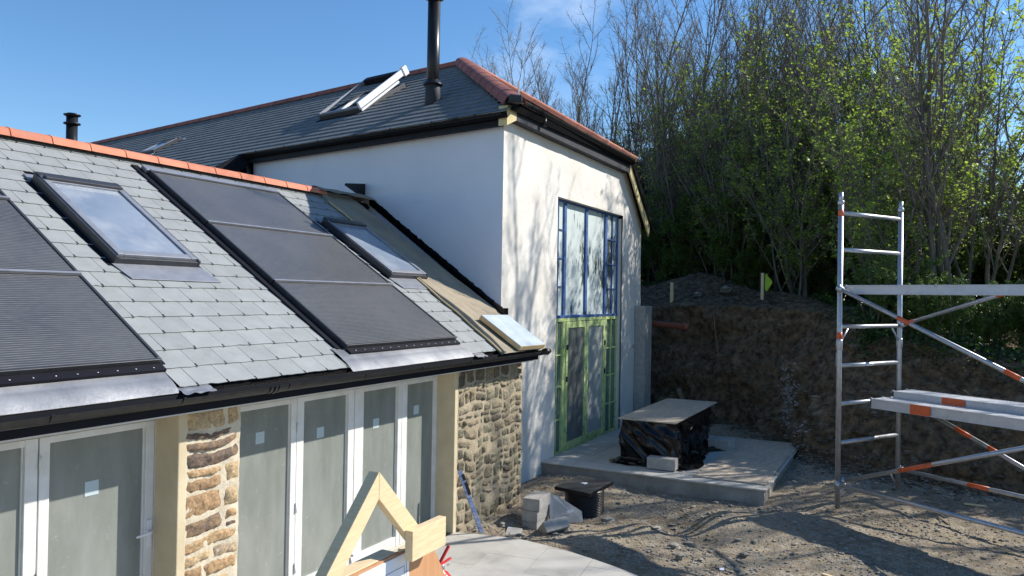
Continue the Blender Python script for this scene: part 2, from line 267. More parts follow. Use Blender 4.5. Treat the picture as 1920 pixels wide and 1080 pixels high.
def tag(o,label,cat,group=None,kind=None):
    if label:o['label']=label
    if cat:o['category']=cat
    if group:o['group']=group
    if kind:o['kind']=kind
    return o
ROOT={}
def thing(name,loc,label,cat,group=None):
    o=bpy.data.objects.new(name,None); COL.objects.link(o); o.location=loc; o.empty_display_size=.2; ROOT[o.name]=Vector(loc); return tag(o,label,cat,group)
def bevel(o,wd,seg=2,ang=40):
    md=o.modifiers.new('bevel','BEVEL'); md.width=wd; md.segments=seg; md.limit_method='ANGLE'; md.angle_limit=rad(ang); return o
def part(name,mb,mats,parent,label=None,bev=0):
    r=parent
    while r.parent: r=r.parent
    o=bpy.data.objects.new(name,mb.mesh(name,mats,Vector(r.location))); COL.objects.link(o); o.parent=parent
    if label:o['label']=label
    if bev: bevel(o,bev)
    return o
def single(name,mb,mats,label=None,cat=None,group=None,kind=None,bev=0):
    a=np.array(mb.v); lo=a.min(0);hi=a.max(0); off=V((lo[0]+hi[0])/2,(lo[1]+hi[1])/2,lo[2])
    if kind=='structure': off=V(0,0,0)
    o=bpy.data.objects.new(name,mb.mesh(name,mats,off)); COL.objects.link(o); o.location=off
    if bev: bevel(o,bev)
    return tag(o,label,cat,group,kind)
X_,Y_,Z_=V(1,0,0),V(0,1,0),V(0,0,1)
def fr(O,u,v):
    u=u.normalized(); v=v.normalized(); return (Vector(O),u,v,u.cross(v).normalized())
def fp(f,u,v,w=0): return f[0]+f[1]*u+f[2]*v+f[3]*w
def slates(mb,f,v0,v1,spans,gauge=.236,wd=.25,seed=1,nt_=5,hooks=True,jag=.004,tk=1):
    R=random.Random(seed); v=v0; row=0
    while v<v1-.03:
        g=min(gauge,v1-v)
        for (a,b) in spans(v+g*.5):
            u=a-((row%2)*wd/2+R.uniform(0,.01)) ; u0_=math.floor(a/wd)*wd-(row%2)*wd/2; u=u0_
            while u<b:
                x0=max(u,a); x1=min(u+wd-.004,b)
                if x1-x0>.02:
                    jr=R.uniform(-.003,.003); t=R.uniform(-.002,.002)
                    vs=[fp(f,x0,v+g+.035,.002),fp(f,x1,v+g+.035,.002)]
                    top=[];bot=[]
                    for k in range(nt_+1):
                        x=x1+(x0-x1)*k/nt_; dv=jr+R.uniform(-jag,jag)+(R.random()<.06)*R.uniform(0,.008)
                        top.append(fp(f,x,v+dv,.0125*tk+t*(k/nt_-.5)*2)); bot.append(fp(f,x,v+dv,.0065))
                    n=nt_+1; allv=vs+top+bot
                    fs=[tuple([0]+list(range(2+n-1,1,-1))+[1])]
                    fs+=[(2+k,2+k+1,2+n+k+1,2+n+k) for k in range(nt_)]
                    mb.add(allv,fs,0,R.random())
                    if hooks and u>a:
                        c=u-.002; mb.box(fp(f,c,v,0),f[1],f[2],f[3],(-.004,.004),(-.014,.03),(.0125,.0165),1)
                u+=wd
        v+=gauge; row+=1
def sub(spans,cuts):
    out=[]
    for a,b in spans:
        cur=[(a,b)]
        for c,d in cuts:
            nx=[]
            for x,y in cur:
                if d<=x or c>=y: nx.append((x,y)); continue
                if c>x: nx.append((x,c))
                if d<y: nx.append((d,y))
            cur=nx
        out+=cur
    return out
def gutter(mb,p,q,R=.062,th=.004,n=10,down=V(0,0,-1)):
    p=Vector(p);q=Vector(q);d=(q-p).normalized(); s=d.cross(V(0,0,1)).normalized()
    pr=[(-R*math.cos(math.pi*i/n),-R*math.sin(math.pi*i/n)) for i in range(n+1)]+[((R-th)*math.cos(math.pi*i/n),-(R-th)*math.sin(math.pi*i/n)) for i in range(n+1)]
    m=len(pr); vs=[a+s*x+Z_*z for a in (p,q) for x,z in pr]
    fs=[(i,(i+1)%m,m+(i+1)%m,m+i) for i in range(m)]; fs+=[tuple(range(m)),tuple(range(2*m-1,m-1,-1))]
    mb.add(vs,fs,0,.5)
def bracket(mb,c,d,R=.07,wd=.025):
    c=Vector(c); d=Vector(d).normalized(); s=d.cross(Z_).normalized(); n=10
    pr=[(-R*math.cos(math.pi*i/n),-R*math.sin(math.pi*i/n)+.008) for i in range(n+1)]+[((R-.007)*math.cos(math.pi*i/n),-(R-.007)*math.sin(math.pi*i/n)+.008) for i in range(n+1)]
    m=len(pr); vs=[c+d*k+s*x+Z_*z for k in (-wd/2,wd/2) for x,z in pr]
    fs=[(i,(i+1)%m,m+(i+1)%m,m+i) for i in range(m)]+[tuple(range(m)),tuple(range(2*m-1,m-1,-1))]; mb.add(vs,fs,0,.5)
def ridge_tile(p,q,R=.13,drop=.11,n=10,th=.014,lip=.0):
    mb=MB(); p=Vector(p);q=Vector(q); d=(q-p); L=d.length; d/=L; s=d.cross(Z_).normalized(); u=s.cross(d)
    def prof(R_,dr):
        pts=[(-R_*1.12,-dr)]
        for i in range(n+1):
            t=math.pi*(.12+.76*i/n); pts.append((-R_*math.cos(t)*.95,R_*math.sin(t)*.55-.03))
        pts.append((R_*1.12,-dr)); return pts
    def ring(k,R_,dr): return [p+d*k+s*x+u*z for x,z in prof(R_,dr)]
    m=n+3
    rings=[ring(0,R+.008,drop),ring(.03,R+.008,drop),ring(.032,R,drop),ring(L+.01,R-.001,drop)]
    inner=[ring(0,R-th,drop),ring(L+.01,R-th,drop)]
    vs=[x for r in rings+inner for x in r]; fs=[(r*m+i,r*m+i+1,(r+1)*m+i+1,(r+1)*m+i) for r in range(3) for i in range(m-1)]
    fs+=[(i,4*m+i,4*m+i+1,i+1) for i in range(m-1)]+[(3*m+i,3*m+i+1,5*m+i+1,5*m+i) for i in range(m-1)]
    mb.add(vs,fs,0,random.random(),False)
    # mortar bed at the joint
    mb.add([x-u*.006 for x in ring(-.012,R-.002,drop)]+[x-u*.006 for x in ring(.0,R-.002,drop)],[(i,i+1,m+i+1,m+i) for i in range(m-1)],1)
    return mb
random.seed(4)
# ================================================================= LOW SLATED WING
TH=.571615812; cT,sT=math.cos(TH),math.sin(TH)
FL=fr((0,4.93,2.29),X_,V(0,cT,sT))          # u = X, v up the slope, w out of the roof
vY=lambda y:(y-4.93)/cT
XW=10.5                                     # corner where the wing meets the barn
wing=thing('slated_wing',(6,7,0),'low stone outbuilding wing with pale slate roof, solar panels and white glazed doors','building')
mb=MB()
mb.box(FL[0],FL[1],FL[2],FL[3],(-1.5,10.46),(vY(5.0),vY(8.62)),(-.1,-.004))
FR=fr((0,12.31,2.29),-X_,V(0,-cT,sT)); mb.box(FR[0],FR[1],FR[2],FR[3],(-10.9,1.5),(.1,vY(8.62)-.003),(-.1,-.004))
part('roof_deck',mb,M['deck'],wing)
mb=MB()
vt=vY(8.66)
def wspan(v):
    y=4.93+v*cT; sp=[(-.6,9.62+.06*math.sin(v*3))]; cuts=[]
    if y<8.5: cuts.append((1.7,4.03)); cuts.append((6.12 if y>5.2 else 6.02,8.40 if y<8.42 else 8.3))
    if y>8.42: cuts=[c for c in cuts if c[0]!=6.12]
    if 6.25<y<7.9: cuts.append((4.53,5.46))
    if 6.4<y<7.8: cuts.append((8.68,9.6))
    return sub(sp,cuts)
slates(mb,FL,vY(4.95),vt,wspan,seed=3,wd=.3)
part('slates',mb,[M['slate'],M['hook']],wing)
mb=MB(); slates(mb,FR,.02,vt,lambda v:[(-10.4,1.4)],seed=9,nt_=1,hooks=False,wd=.3); part('slates',mb,[M['slate'],M['hook']],wing)
mb=MB(); mb.box(FL[0],X_,Y_,Z_,(4.03,6.03),(.04,.09),(-.03,.008)); part('eaves_tray',mb,M['deck'],wing); mb=MB(); mb.box(FL[0],X_,Y_,Z_,(8.41,9.15),(.04,.09),(-.03,.008)); part('eaves_tray',mb,M['deck'],wing)
# ridge tiles
x=-1.6; i=0
while x<9.45:
    mbt=ridge_tile((x,8.62,4.735),(x+.45,8.62,4.735),R=.115,drop=.075); part('ridge_tile',mbt,[M['terracotta'],M['mortar']],wing); x+=.452; i+=1
# fascia, soffit, gutter
mb=MB(); mb.wbox((-1.6,10.30),(4.905,4.925),(2.115,2.262)); mb.wbox((10.05,10.3),(4.93,5.12),(2.12,2.26)); part('fascia',mb,M['fascia'],wing)
mb=MB(); mb.wbox((-1.6,10.2),(4.926,5.35),(2.10,2.114)); part('soffit',mb,M['whitepaint'],wing)
mb=MB(); gutter(mb,(-1.6,4.855,2.245),(10.42,4.855,2.245)); gt=part('gutter',mb,M['gutter'],wing)
for bx in [2.0,2.96,3.95,5.05,6.1,7.1,8.15,9.1,9.95]:
    mb=MB(); bracket(mb,(bx,4.855,2.245),X_); part('gutter_bracket',mb,M['black'],gt)
for bx in [4.88,10.25]:
    mb=MB(); 
    for k in (-.05,0,.05): bracket(mb,(bx+k,4.855,2.243),X_,R=.071+.003*(k==0),wd=.03)
    part('gutter_union',mb,M['black'],gt)
mb=MB(); mb.tube([(10.40,4.86,2.235),(10.47,4.84,2.22),(10.53,4.82,2.235)],[.055,.05,.03],12); part('gutter_end_cap',mb,M['black'],gt)
# walls
mb=MB()
mb.wbox((4.24,4.82),(5.2,5.62),(-.4,2.09)); mb.wbox((8.42,10.28),(5.2,5.62),(-.4,2.09))
mb.wbox((-1.5,10.28),(5.46,5.62),(2.035,2.5)); mb.wbox((-1.5,10.3),(12.0,12.2),(-.3,2.3)); mb.wbox((-1.5,-1.3),(5.46,12.0),(-.3,2.3)); part('wall',mb,M['limemortar2'],wing)
mb=MB(); 
mb.prism([(4.205,5.163,0),(4.29,5.163,0),(4.29,5.198,0),(4.237,5.198,0),(4.237,5.43,0),(4.205,5.43,0)],(0,0,2.095)); part('plaster_reveal',mb,M['render2'],wing,bev=.008)
mb=MB(); mb.prism([(8.385,5.163,0),(8.46,5.163,0),(8.46,5.198,0),(8.417,5.198,0),(8.417,5.43,0),(8.385,5.43,0)],(0,0,2.095)); part('plaster_reveal',mb,M['render2'],wing,bev=.008)
# rubble stonework
def stonework(x0,x1,z0,z1,y,seed,hmin,hmax,wmin,wmax,mats,name,label=None,merge=0,wav=.0,skew=0,ragL=0,ragR=0):
    R=random.Random(seed); mb=MB()
    def surf(u,v):
        X=x0-.01+(x1-x0+.02)*u; Z=z0+(z1-z0)*v; p=V(X,y,Z); d=noise.noise(p*6)*.018+noise.noise(p*17)*.010
        return (X,y-.016-d*.8,Z)
    mb.grid(surf,int((x1-x0)*40),int((z1-z0)*40),1,.5)
    z=z0
    while z<z1-.02:
        h=R.uniform(hmin,hmax); h=min(h,z1-z)
        if z1-(z+h)<hmin*.6: h=z1-z
        xx=x0-R.uniform(0,ragL)
        while xx<x1-.03:
            wd_=R.uniform(wmin,wmax)*(1 if h>hmin*1.3 else .85)
            if x1-(xx+wd_)<wmin*.6: wd_=x1-xx+R.uniform(-.5,1)*ragR
            subs=[(0,h)]
            if h>hmax*.7 and R.random()<.3: k=R.uniform(.38,.62)*h; subs=[(0,k),(k,h)]
            for s0,s1 in subs:
                if R.random()<.05: continue
                g=R.uniform(.006,.016); cx=xx+wd_/2; cz=z+(s0+s1)/2; hw=wd_/2-g; hh=(s1-s0)/2-g
                if hh<.012 or hw<.02: continue
                pro=R.uniform(.006,.022); nx_=max(6,int(wd_/.018)); nz_=max(5,int((s1-s0)/.018)); tilt=R.uniform(-.12,.12); off=R.uniform(0,99)
                cs=[(R.uniform(.88,1.06),R.uniform(.84,1.08)) for _ in range(4)]
                def st(a,b):
                    p=a*2-1;q=b*2-1
                    # squircle mapping with uneven corners
                    kx=cs[0][0]*(1-a)*(1-b)+cs[1][0]*a*(1-b)+cs[2][0]*a*b+cs[3][0]*(1-a)*b; kz=cs[0][1]*(1-a)*(1-b)+cs[1][1]*a*(1-b)+cs[2][1]*a*b+cs[3][1]*(1-a)*b
                    e=max(abs(p),abs(q)); rr=1-.045*(abs(p)*abs(q))**1.5
                    X=p*hw*rr*kx; Z=q*hh*rr*kz; Xr=X+Z*tilt; Zr=Z+X*(skew+tilt*.25)
                    P=V(cx+Xr,y,cz+Zr); wv=wav*noise.noise(V(P.x*2.3,P.z*1.1,seed)); P.z=min(P.z+wv*min(1,(P.z-z0)/.2,(z1-P.z)/.15) if z0+.02<P.z<z1-.02 else P.z,z1); nn=noise.noise(P*14+V(off,0,0)); P.x+=noise.noise(P*22+V(0,off,0))*.010; P.z+=noise.noise(P*22+V(0,0,off))*.010
                    dep=pro*(1-e**5)+ (nn*.020+noise.noise(P*38+V(off,0,0))*.012+abs(noise.noise(P*24+V(0,off,0)))*.014)*(1-e**3)
                    return (P.x,y-.012-max(dep,-.004)-.008*(1-e**4),P.z)
                mb.grid(st,nx_,nz_,0,R.random())
            xx+=wd_
        z+=h
    return part(name,mb,mats,wing,label)
stonework(4.27,4.83,-.05,2.09,5.185,5,.085,.21,.2,.56,[M['stone1'],M['limemortar']],'stonework','orange brown stone pier with pale lime joints',wav=.07,skew=.04,ragL=.03,ragR=.02)
stonework(8.47,10.29,-.3,2.10,5.185,11,.065,.22,.08,.38,[M['stone2'],M['limemortar2']],'stonework','weathered lichened rubble stone wall',wav=.10,skew=.03,ragR=.02)
# right-hand edge of the rubble wall
mb=MB(); mb.grid(lambda u,v:(10.28+noise.noise(V(u*3,v*9,1))*.012,5.17+.46*u,-.3+2.4*v),6,40,0,.5); part('wall_end',mb,M['limemortar2'],wing)
# glazed doors
def leaf(x0,x1,z0,z1,st=.075,rails=.09,name='glazed_door',st2=None,bot=.12,yf=5.43,stick=None,hinge=None,handle=None,label=None):
    mb=MB(); st2=st2 or st; d=(yf-.0,yf+.06)
    mb.wbox((x0,x0+st),d,(z0,z1)); mb.wbox((x1-st2,x1),d,(z0,z1)); mb.wbox((x0+st,x1-st2),(yf+.003,yf+.06),(z1-rails*.55,z1)); mb.wbox((x0+st,x1-st2),(yf+.003,yf+.06),(z0,z0+bot))
    # glazing beads
    for a,b,c,e in ((x0+st,x0+st+.012,z0+bot,z1-rails*.55),(x1-st2-.012,x1-st2,z0+bot,z1-rails*.55)): mb.wbox((a,b),(yf+.02,yf+.045),(c,e))
    dr=part(name,mb,M['whitepaint'],wing,label,bev=.004)
    g=MB(); g.wbox((x0+st-.005,x1-st2+.005),(yf+.034,yf+.040),(z0+bot-.005,z1-rails*.55+.005)); part('glass_pane',g,M['dusty'],dr)
    if stick:
        g=MB(); g.box((stick[0],yf+.030,stick[1]),X_,Y_,Z_,(-.055,.055),(0,.003),(-.055,.055)); part('glazing_sticker',g,M['sticker'],dr)
    if handle:
        g=MB(); hx,hz=handle; g.wbox((hx-.02,hx+.02),(yf-.012,yf),(hz-.13,hz+.09)); part('handle_plate',g,M['whitepvc'],dr,bev=.004)
        g=MB(); g.tube([(hx,yf-.01,hz),(hx,yf-.05,hz),(hx-.03,yf-.055,hz),(hx-.14,yf-.05,hz-.01)],[.011,.011,.011,.009],8); part('handle',g,M['whitepvc'],dr)
    if hinge:
        for hz in hinge:
            g=MB(); g.tube([(x0-.002,yf-.01,hz-.05),(x0-.002,yf-.01,hz+.05)],.009,8); part('hinge',g,M['whitepaint'],dr)
    return dr
ztop=1.995
leaf(3.265,4.19,.03,ztop,st=.075,st2=.075,stick=(3.68,1.55),hinge=[1.82,1.0,.3],handle=(4.15,1.11))
leaf(2.35,3.255,.03,ztop,st=.075,st2=.09,stick=(2.75,1.56)); leaf(1.40,2.34,.03,ztop,stick=(1.8,1.56)); leaf(.4,1.39,.03,ztop)
leaf(5.00,5.815,.03,ztop,st=.08,st2=.075,stick=(5.36,1.665)); leaf(5.82,6.71,.03,ztop,st=.10,st2=.10,stick=(6.2,1.59),hinge=[1.7,.9,.3])
leaf(6.72,7.60,.03,ztop,st=.155,st2=.075,stick=(7.14,1.555)); leaf(7.605,8.37,.03,ztop,st=.11,st2=.04,stick=(7.95,1.61),handle=None)
mb=MB(); mb.wbox((4.192,4.237),(5.425,5.5),(0,2.03)); mb.wbox((-1.3,4.19),(5.428,5.5),(1.998,2.034)); mb.wbox((4.82,8.415),(5.428,5.5),(1.998,2.034)); mb.wbox((4.825,4.995),(5.425,5.5),(0,1.997)); mb.wbox((8.373,8.417),(5.425,5.5),(0,1.997)); mb.wbox((-1.3,4.19),(5.40,5.52),(-.02,.027)); mb.wbox((5.0,8.37),(5.40,5.52),(-.02,.027)); part('door_frame',mb,M['tape'],wing,bev=.003)
mb=MB(); 
for k in range(14): mb.box((6.70+random.uniform(-.012,.03),5.415,.03+k*.03),X_,Y_,Z_,(-.012,.02),(-.006+random.uniform(-.006,.003),.01),(0,.034))
part('torn_tape',mb,M['whitepvc'],wing)
# lead flashings below the collectors
def leadstrip(x0,x1):
    mb=MB()
    def fn(u,v):
        X=x0+(x1-x0)*u; n_=noise.noise(V(X*1.2,v*1.5,3))*.009+noise.noise(V(X*6,v*3,8))*.0022
        if v<.55: y=5.2-(.17*v/.55); dz=.024+.006*math.sin(v/.55*3.1); return (X,y,2.29+(y-4.93)*math.tan(TH)+dz+n_)
        t=(v-.55)/.45; y=5.03-.125*t; return (X,y+n_*.4,2.29+.10*math.tan(TH)+.024-(.105*t**1.25)+n_*.6)
    mb.grid(fn,int((x1-x0)*60),26,0,.5)
    return mb
part('lead_flashing',leadstrip(1.5,4.00),M['lead'],wing); part('lead_flashing',leadstrip(6.03,8.42),M['lead'],wing)
mb=MB(); mb.grid(lambda u,v:(4.0+.3*u,4.97-.12*v,2.315-.05*v+noise.noise(V(u*5,v*4,1))*.012),14,8,0,.5); part('lead_flashing',mb,M['lead'],wing)
mb=MB(); mb.grid(lambda u,v:(8.42+.26*u,4.98-.13*v,2.32-.055*v+noise.noise(V(u*5,v*4,7))*.014),14,8,0,.5); part('lead_flashing',mb,M['lead'],wing)
# solar collectors
def collector_(x0,x1,y0,y1,first=False):
    v0,v1=vY(y0),vY(y1); f=FL; mb=MB(); w_=(.012,.085); t=.028
    mb.box(f[0],f[1],f[2],f[3],(x0,x1),(v0,v0+t),w_); mb.box(f[0],f[1],f[2],f[3],(x0,x1),(v1-t,v1),w_)
    mb.box(f[0],f[1],f[2],f[3],(x0,x0+t),(v0+t,v1-t),w_); mb.box(f[0],f[1],f[2],f[3],(x1-t,x1),(v0+t,v1-t),w_)
    o=part('solar_panel',mb,M['charcoal'],wing,bev=.004)
    g=MB(); g.box(f[0],f[1],f[2],f[3],(x0+t-.002,x1-t+.002),(v0+t-.002,v1-t+.002),(.02,.074))
    # object coordinates of the pane need to follow the slope
    me=g.mesh('absorber_glass',M['collector'])
    Mx=Matrix.Identity(4); Mx.col[0][:3]=f[1]; Mx.col[1][:3]=f[2]; Mx.col[2][:3]=f[3]; Mx.col[3][:3]=f[0]
    me.transform(Mx.inverted()); ob=bpy.data.objects.new('absorber_glass',me); COL.objects.link(ob); ob.parent=o; ob.matrix_local=Matrix.Translation(-Vector(wing.location))@Mx
    g=MB(); g.box(f[0],f[1],f[2],f[3],(x0+.004,x1-.004),(v1-.014,v1+.014),(.086,.096)); part('cover_rail',g,M['charlite'],o)
for (a,b) in ((1.86,4.01),(6.2,8.35)):
    for y0,y1 in ((5.17,6.20),(6.215,7.25),(7.265,8.27)): collector_(a,b,y0,y1)
    mb=MB(); mb.box(*FL,(a,b),(vY(8.27),vY(8.27)+.10),(.02,.075)) if False else mb.box(FL[0],FL[1],FL[2],FL[3],(a-.03,b+.03),(vY(8.285),vY(8.285)+.115),(.03,.082)); part('solar_hood',mb,M['charlite'],wing,bev=.012)
    mb=MB(); mb.box(FL[0],FL[1],FL[2],FL[3],(a-.10,a-.01),(vY(5.19),vY(8.45)),(-.003,.03)); mb.box(FL[0],FL[1],FL[2],FL[3],(b+.01,b+.07),(vY(5.19),vY(8.45)),(-.003,.02)); mb.box(FL[0],FL[1],FL[2],FL[3],(a,b),(vY(5.1),vY(5.165)),(.0,.05)); part('solar_side_flashing',mb,M['fascia'],wing)
    mb=MB(); 
    for k in range(14): mb.lathe(fp(FL,a+.1+k*.15,vY(5.125),.05),[(.009,0),(.009,.004),(.004,.007)],8)
    part('flashing_screws',mb,M['alu'],wing)
# skylights
def skylight(f,u0,u1,v0,v1,parent,shade=None,glass='velux'):
    mb=MB(); t=.075; h=.095
    mb.box(f[0],f[1],f[2],f[3],(u0,u0+.03),(v0,v1),(.0,h)); mb.box(f[0],f[1],f[2],f[3],(u1-.03,u1),(v0,v1),(0,h)); mb.box(f[0],f[1],f[2],f[3],(u0+.03,u1-.03),(v0,v0+.03),(0,h*.85)); mb.box(f[0],f[1],f[2],f[3],(u0+.03,u1-.03),(v1-.03,v1),(0,h))
    o=part('skylight',mb,M['charcoal'],parent,bev=.006)
    g=MB(); g.box(f[0],f[1],f[2],f[3],(u0+.034,u0+.1),(v0+.035,v1-.04),(.03,h+.012)); g.box(f[0],f[1],f[2],f[3],(u1-.1,u1-.034),(v0+.035,v1-.04),(.03,h+.012)); g.box(f[0],f[1],f[2],f[3],(u0+.1,u1-.1),(v0+.035,v0+.115),(.03,h+.010)); g.box(f[0],f[1],f[2],f[3],(u0+.1,u1-.1),(v1-.13,v1-.04),(.03,h+.010))
    part('sash',g,M['charlite'],o,bev=.005)
    g=MB(); g.box(f[0],f[1],f[2],f[3],(u0+.098,u1-.098),(v0+.11,v1-.125),(.04,h-.008)); part('glass_pane',g,M[glass],o)
    g=MB(); g.box(f[0],f[1],f[2],f[3],(u0+.05,u1-.05),(v1-.12,v1-.06),(h+.005,h+.04)); g.box(f[0],f[1],f[2],f[3],(u0+.02,u1-.02),(v1-.06,v1+.035),(h-.03,h+.02)); part('hood',g,M['charcoal'],o,bev=.014)
    g=MB(); g.box(f[0],f[1],f[2],f[3],(u0-.02,u0+.22),(v1+.005,v1+.12),(.012,.03)); g.box(f[0],f[1],f[2],f[3],(u0+.3,u1+.02),(v1+.04,v1+.13),(.012,.024)); part('top_flashing',g,M['charlite'],o)
    g=MB(); g.prism([fp(f,u0-.02,v0,.018),fp(f,u1+.02,v0,.018),fp(f,u1+.10,v0-.27,.016),fp(f,u0+.04,v0-.25,.016)],f[3]*.006); part('apron_flashing',g,M['charlite'],o,bev=.002)
    g=MB(); g.box(f[0],f[1],f[2],f[3],(u0-.055,u0-.002),(v0-.02,v1+.05),(-.003,.012)); part('side_flashing',g,M['fascia'],o); g=MB(); g.box(f[0],f[1],f[2],f[3],(u1+.002,u1+.05),(v0-.02,v1+.05),(-.003,.012)); part('side_flashing',g,M['fascia'],o)
    return o
skylight(FL,4.5,5.44,vY(6.45),vY(7.74),wing)
skylight(FL,8.64,9.56,vY(6.43),vY(7.68),wing,glass='velux')
# felt strip against the barn wall, rolled edge, black upstand
mb=MB()
def feltL(v): 
    y=4.93+v*cT
    return 9.08+.42*min(1,max(0,(y-4.93)/2.6))+.12*max(0,(y-7.5)/1.1)+.025*math.sin(v*2.7)+.012*math.sin(v*9)
def felt(u,v):
    vv=vY(4.86)+(vY(8.72)-vY(4.86))*v; L=feltL(vv); R_=10.46; x=L+(R_-L)*u; p=V(x,vv,0)
    wv=.035+.016*noise.noise(p*V(3.1,1.1,1) if False else V(x*3,vv*1.3,0))+.010*noise.noise(V(x*11,vv*3,5))
    wv+=.075*max(0,1-abs(u-.03)/.05)*(.7+.3*math.sin(vv*3))
    if u<.015: wv=.012
    return fp(FL,x,vv,wv)
mb.grid(felt,60,90,0,.5); part('roofing_felt',mb,M['felt'],wing)
mb=MB(); mb.tube([fp(FL,feltL(vY(y))-.005,vY(y),.035) for y in [4.9+.12*k for k in range(30)]],.014,6); part('felt_edge_batten',mb,M['terracotta'] if False else M['pir'],wing)
# felt over the ridge end
mb=MB()
def felt2(u,v):
    x=9.55+(11.0-9.55)*u; y=8.45+.8*v; z=4.80-.0 if False else 4.79-.62*abs(y-8.66)*(1 if y>8.66 else .75)+.02*noise.noise(V(x*4,y*4,0)); return (x,y,z+.02)
mb.grid(felt2,30,14,0,.5); part('roofing_felt',mb,M['felt'],wing)
mb=MB()
for k in range(36):
    y=5.62+k*.083; z=2.29+(y-4.93)*math.tan(TH)
    xw=10.5+(y-5.66)*.1597
    mb.prism([(xw-.012-.006*(k%2),y,z-.02),(xw-.012-.006*(k%2),y+.086,z+.036),(xw-.012,y+.086,z+.036+.15+random.uniform(-.012,.012)),(xw-.012,y,z-.02+.15+random.uniform(-.012,.012))],(.008,0,0))
mb.box((10.44,5.56,2.70),X_,Y_,Z_,(0,.12),(0,.09),(0,.16)); part('upstand_flashing',mb,M['plastic'],wing)
mb=MB(); mb.prism([(10.42,8.72,4.93),(10.985,8.74,4.76),(10.985,8.74,5.03),(10.45,8.72,4.965)],(0,.03,0)); part('upstand_flashing',mb,M['plastic'],wing)
def flue(name,c,z0,z1,r,parent,storm=None,cap=True):
    mb=MB(); x,y=c; mb.lathe((x,y,0),[(r,z0),(r,z1)],28)
    o=part(name,mb,M['black'],parent)
    for zz in ([storm] if storm else []):
        g=MB(); g.lathe((x,y,zz),[(r+.002,.05),(r*1.55,-.03),(r*1.6,-.045),(r*1.3,-.05),(r,-.03)],28); part('storm_collar',g,M['black'],o)
    if cap:
        k=r; g=MB(); g.lathe((x,y,z1),[(k,-.02),(k*1.5,-.01),(k*1.5,.005),(k*1.02,.012),(k*1.02,.09)],28); g.lathe((x,y,z1+.105),[(k*.9,-.02),(k*1.5,0),(k*1.52,.012),(k*1.1,.02),(k*.9,.028)],28); g.lathe((x,y,z1),[(k*.85,0),(k*.85,.12)],20); part('cowl',g,M['black'],o)
    return o
flue('flue_pipe',(6.215,9.8),4.2,5.22,.068,wing)
# ================================================================= BARN
PH=-.158332855; bv=V(-math.sin(PH),math.cos(PH),0); bu=V(bv.y,-bv.x,0); CB=V(10.5,5.66,0)
def B(u,v,z): return CB+bu*u+bv*v+Z_*z
def Bx(x,y): d=V(x,y,0)-CB; return d.dot(bu),d.dot(bv)
barn=thing('rendered_barn',(14,9,0),'tall white rendered barn with shaded slate roof, red ridge tiles and a tall window','building')
uR,zR=3.4,8.17; PL=.63; PRs=.95
zl=lambda u:5.9+PL*(u+.2)
VE=21.6
# walls (solid shells)
mb=MB()
def slab(pts,th,mi=0): # pts outline, th thickness vector
    mb.prism(pts,th,mi)
# gable wall around the window opening
GX0,GX1,WX0,WX1,WZ0,WZ1=10.5,17.42,12.60,16.11,.12,4.86
def gtop(x):
    u,v=Bx(x,5.66)
    if x<16.1: return 6.0 if u>.15 else min(6.0,zl(u)-.06)
    return min(6.0,8.17-.95*(u-3.4)-.12)
def cwall(xa,xb,za,zb,n1,n2):
    # finely gridded front face with hand trowelled waviness plus the slab behind
    def fn(u,v):
        X=xa+(xb-xa)*u; zt=zb if zb is not None else gtop(X); Z=za+(zt-za)*v
        ed=min(1,min(abs(X-10.5),9)/.08); d=(noise.noise(V(X*1.3,Z*1.3,4))*.014+noise.noise(V(X*5,Z*5,4))*.004)*ed
        return (X,5.66-d-.002,Z)
    mb.grid(fn,n1,n2,0,.5)
cwall(10.5,WX0,-.35,None,50,130); cwall(WX1,GX1,-.35,None,34,120); cwall(WX0,WX1,WZ1,None,70,30); cwall(WX0,WX1,-.35,WZ0,40,8)
part('wall',mb,M['render'],barn,'sunlit white rendered gable wall')
mb=MB()
mb.wbox((10.66,WX0),(5.70,6.1),(-.35,5.85)); mb.wbox((WX1,17.0),(5.70,6.1),(-.35,4.8)); mb.wbox((WX0-.1,16.15),(5.70,6.1),(WZ1,5.85)); mb.wbox((WX0,WX1),(5.70,6.1),(-.35,WZ0)); mb.wbox((16.9,17.40),(5.70,6.1),(-.35,4.75))
part('wall_core',mb,M['render'],barn)
mb=MB()
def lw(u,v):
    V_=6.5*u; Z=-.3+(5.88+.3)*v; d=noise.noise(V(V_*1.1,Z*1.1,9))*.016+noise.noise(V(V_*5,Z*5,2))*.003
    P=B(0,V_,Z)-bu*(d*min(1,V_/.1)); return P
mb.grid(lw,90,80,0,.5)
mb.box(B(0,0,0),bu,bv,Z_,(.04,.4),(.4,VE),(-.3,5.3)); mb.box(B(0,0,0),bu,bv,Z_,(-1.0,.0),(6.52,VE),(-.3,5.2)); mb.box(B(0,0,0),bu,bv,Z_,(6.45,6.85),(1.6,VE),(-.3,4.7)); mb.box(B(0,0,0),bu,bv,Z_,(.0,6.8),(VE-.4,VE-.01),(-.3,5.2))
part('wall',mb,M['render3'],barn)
# roof planes
sl=math.atan(PL); BL=fr(B(-.28,0,zl(-.28)),bv*-1,bu*math.cos(sl)+Z_*math.sin(sl))   # u = -v direction (so normal is outward)
LS=(uR+.28)/math.cos(sl)
hipY=5.38; 
def hipv(s):   # v coordinate of the left hip line at slope distance s
    u=-.28+s*math.cos(sl); t=(u+.2)/(uR+.2); return -.27+(3.8+.27)*t
mb=MB()
def lspan(s):
    sp=[(-VE,-hipv(s))]
    return sub(sp,[(-5.74,-4.46)] if 1.58<s<3.14 else [])
slates(mb,BL,-.02,LS,lspan,seed=21,nt_=2,jag=.003,wd=.3,gauge=.25,hooks=False,tk=1.9)
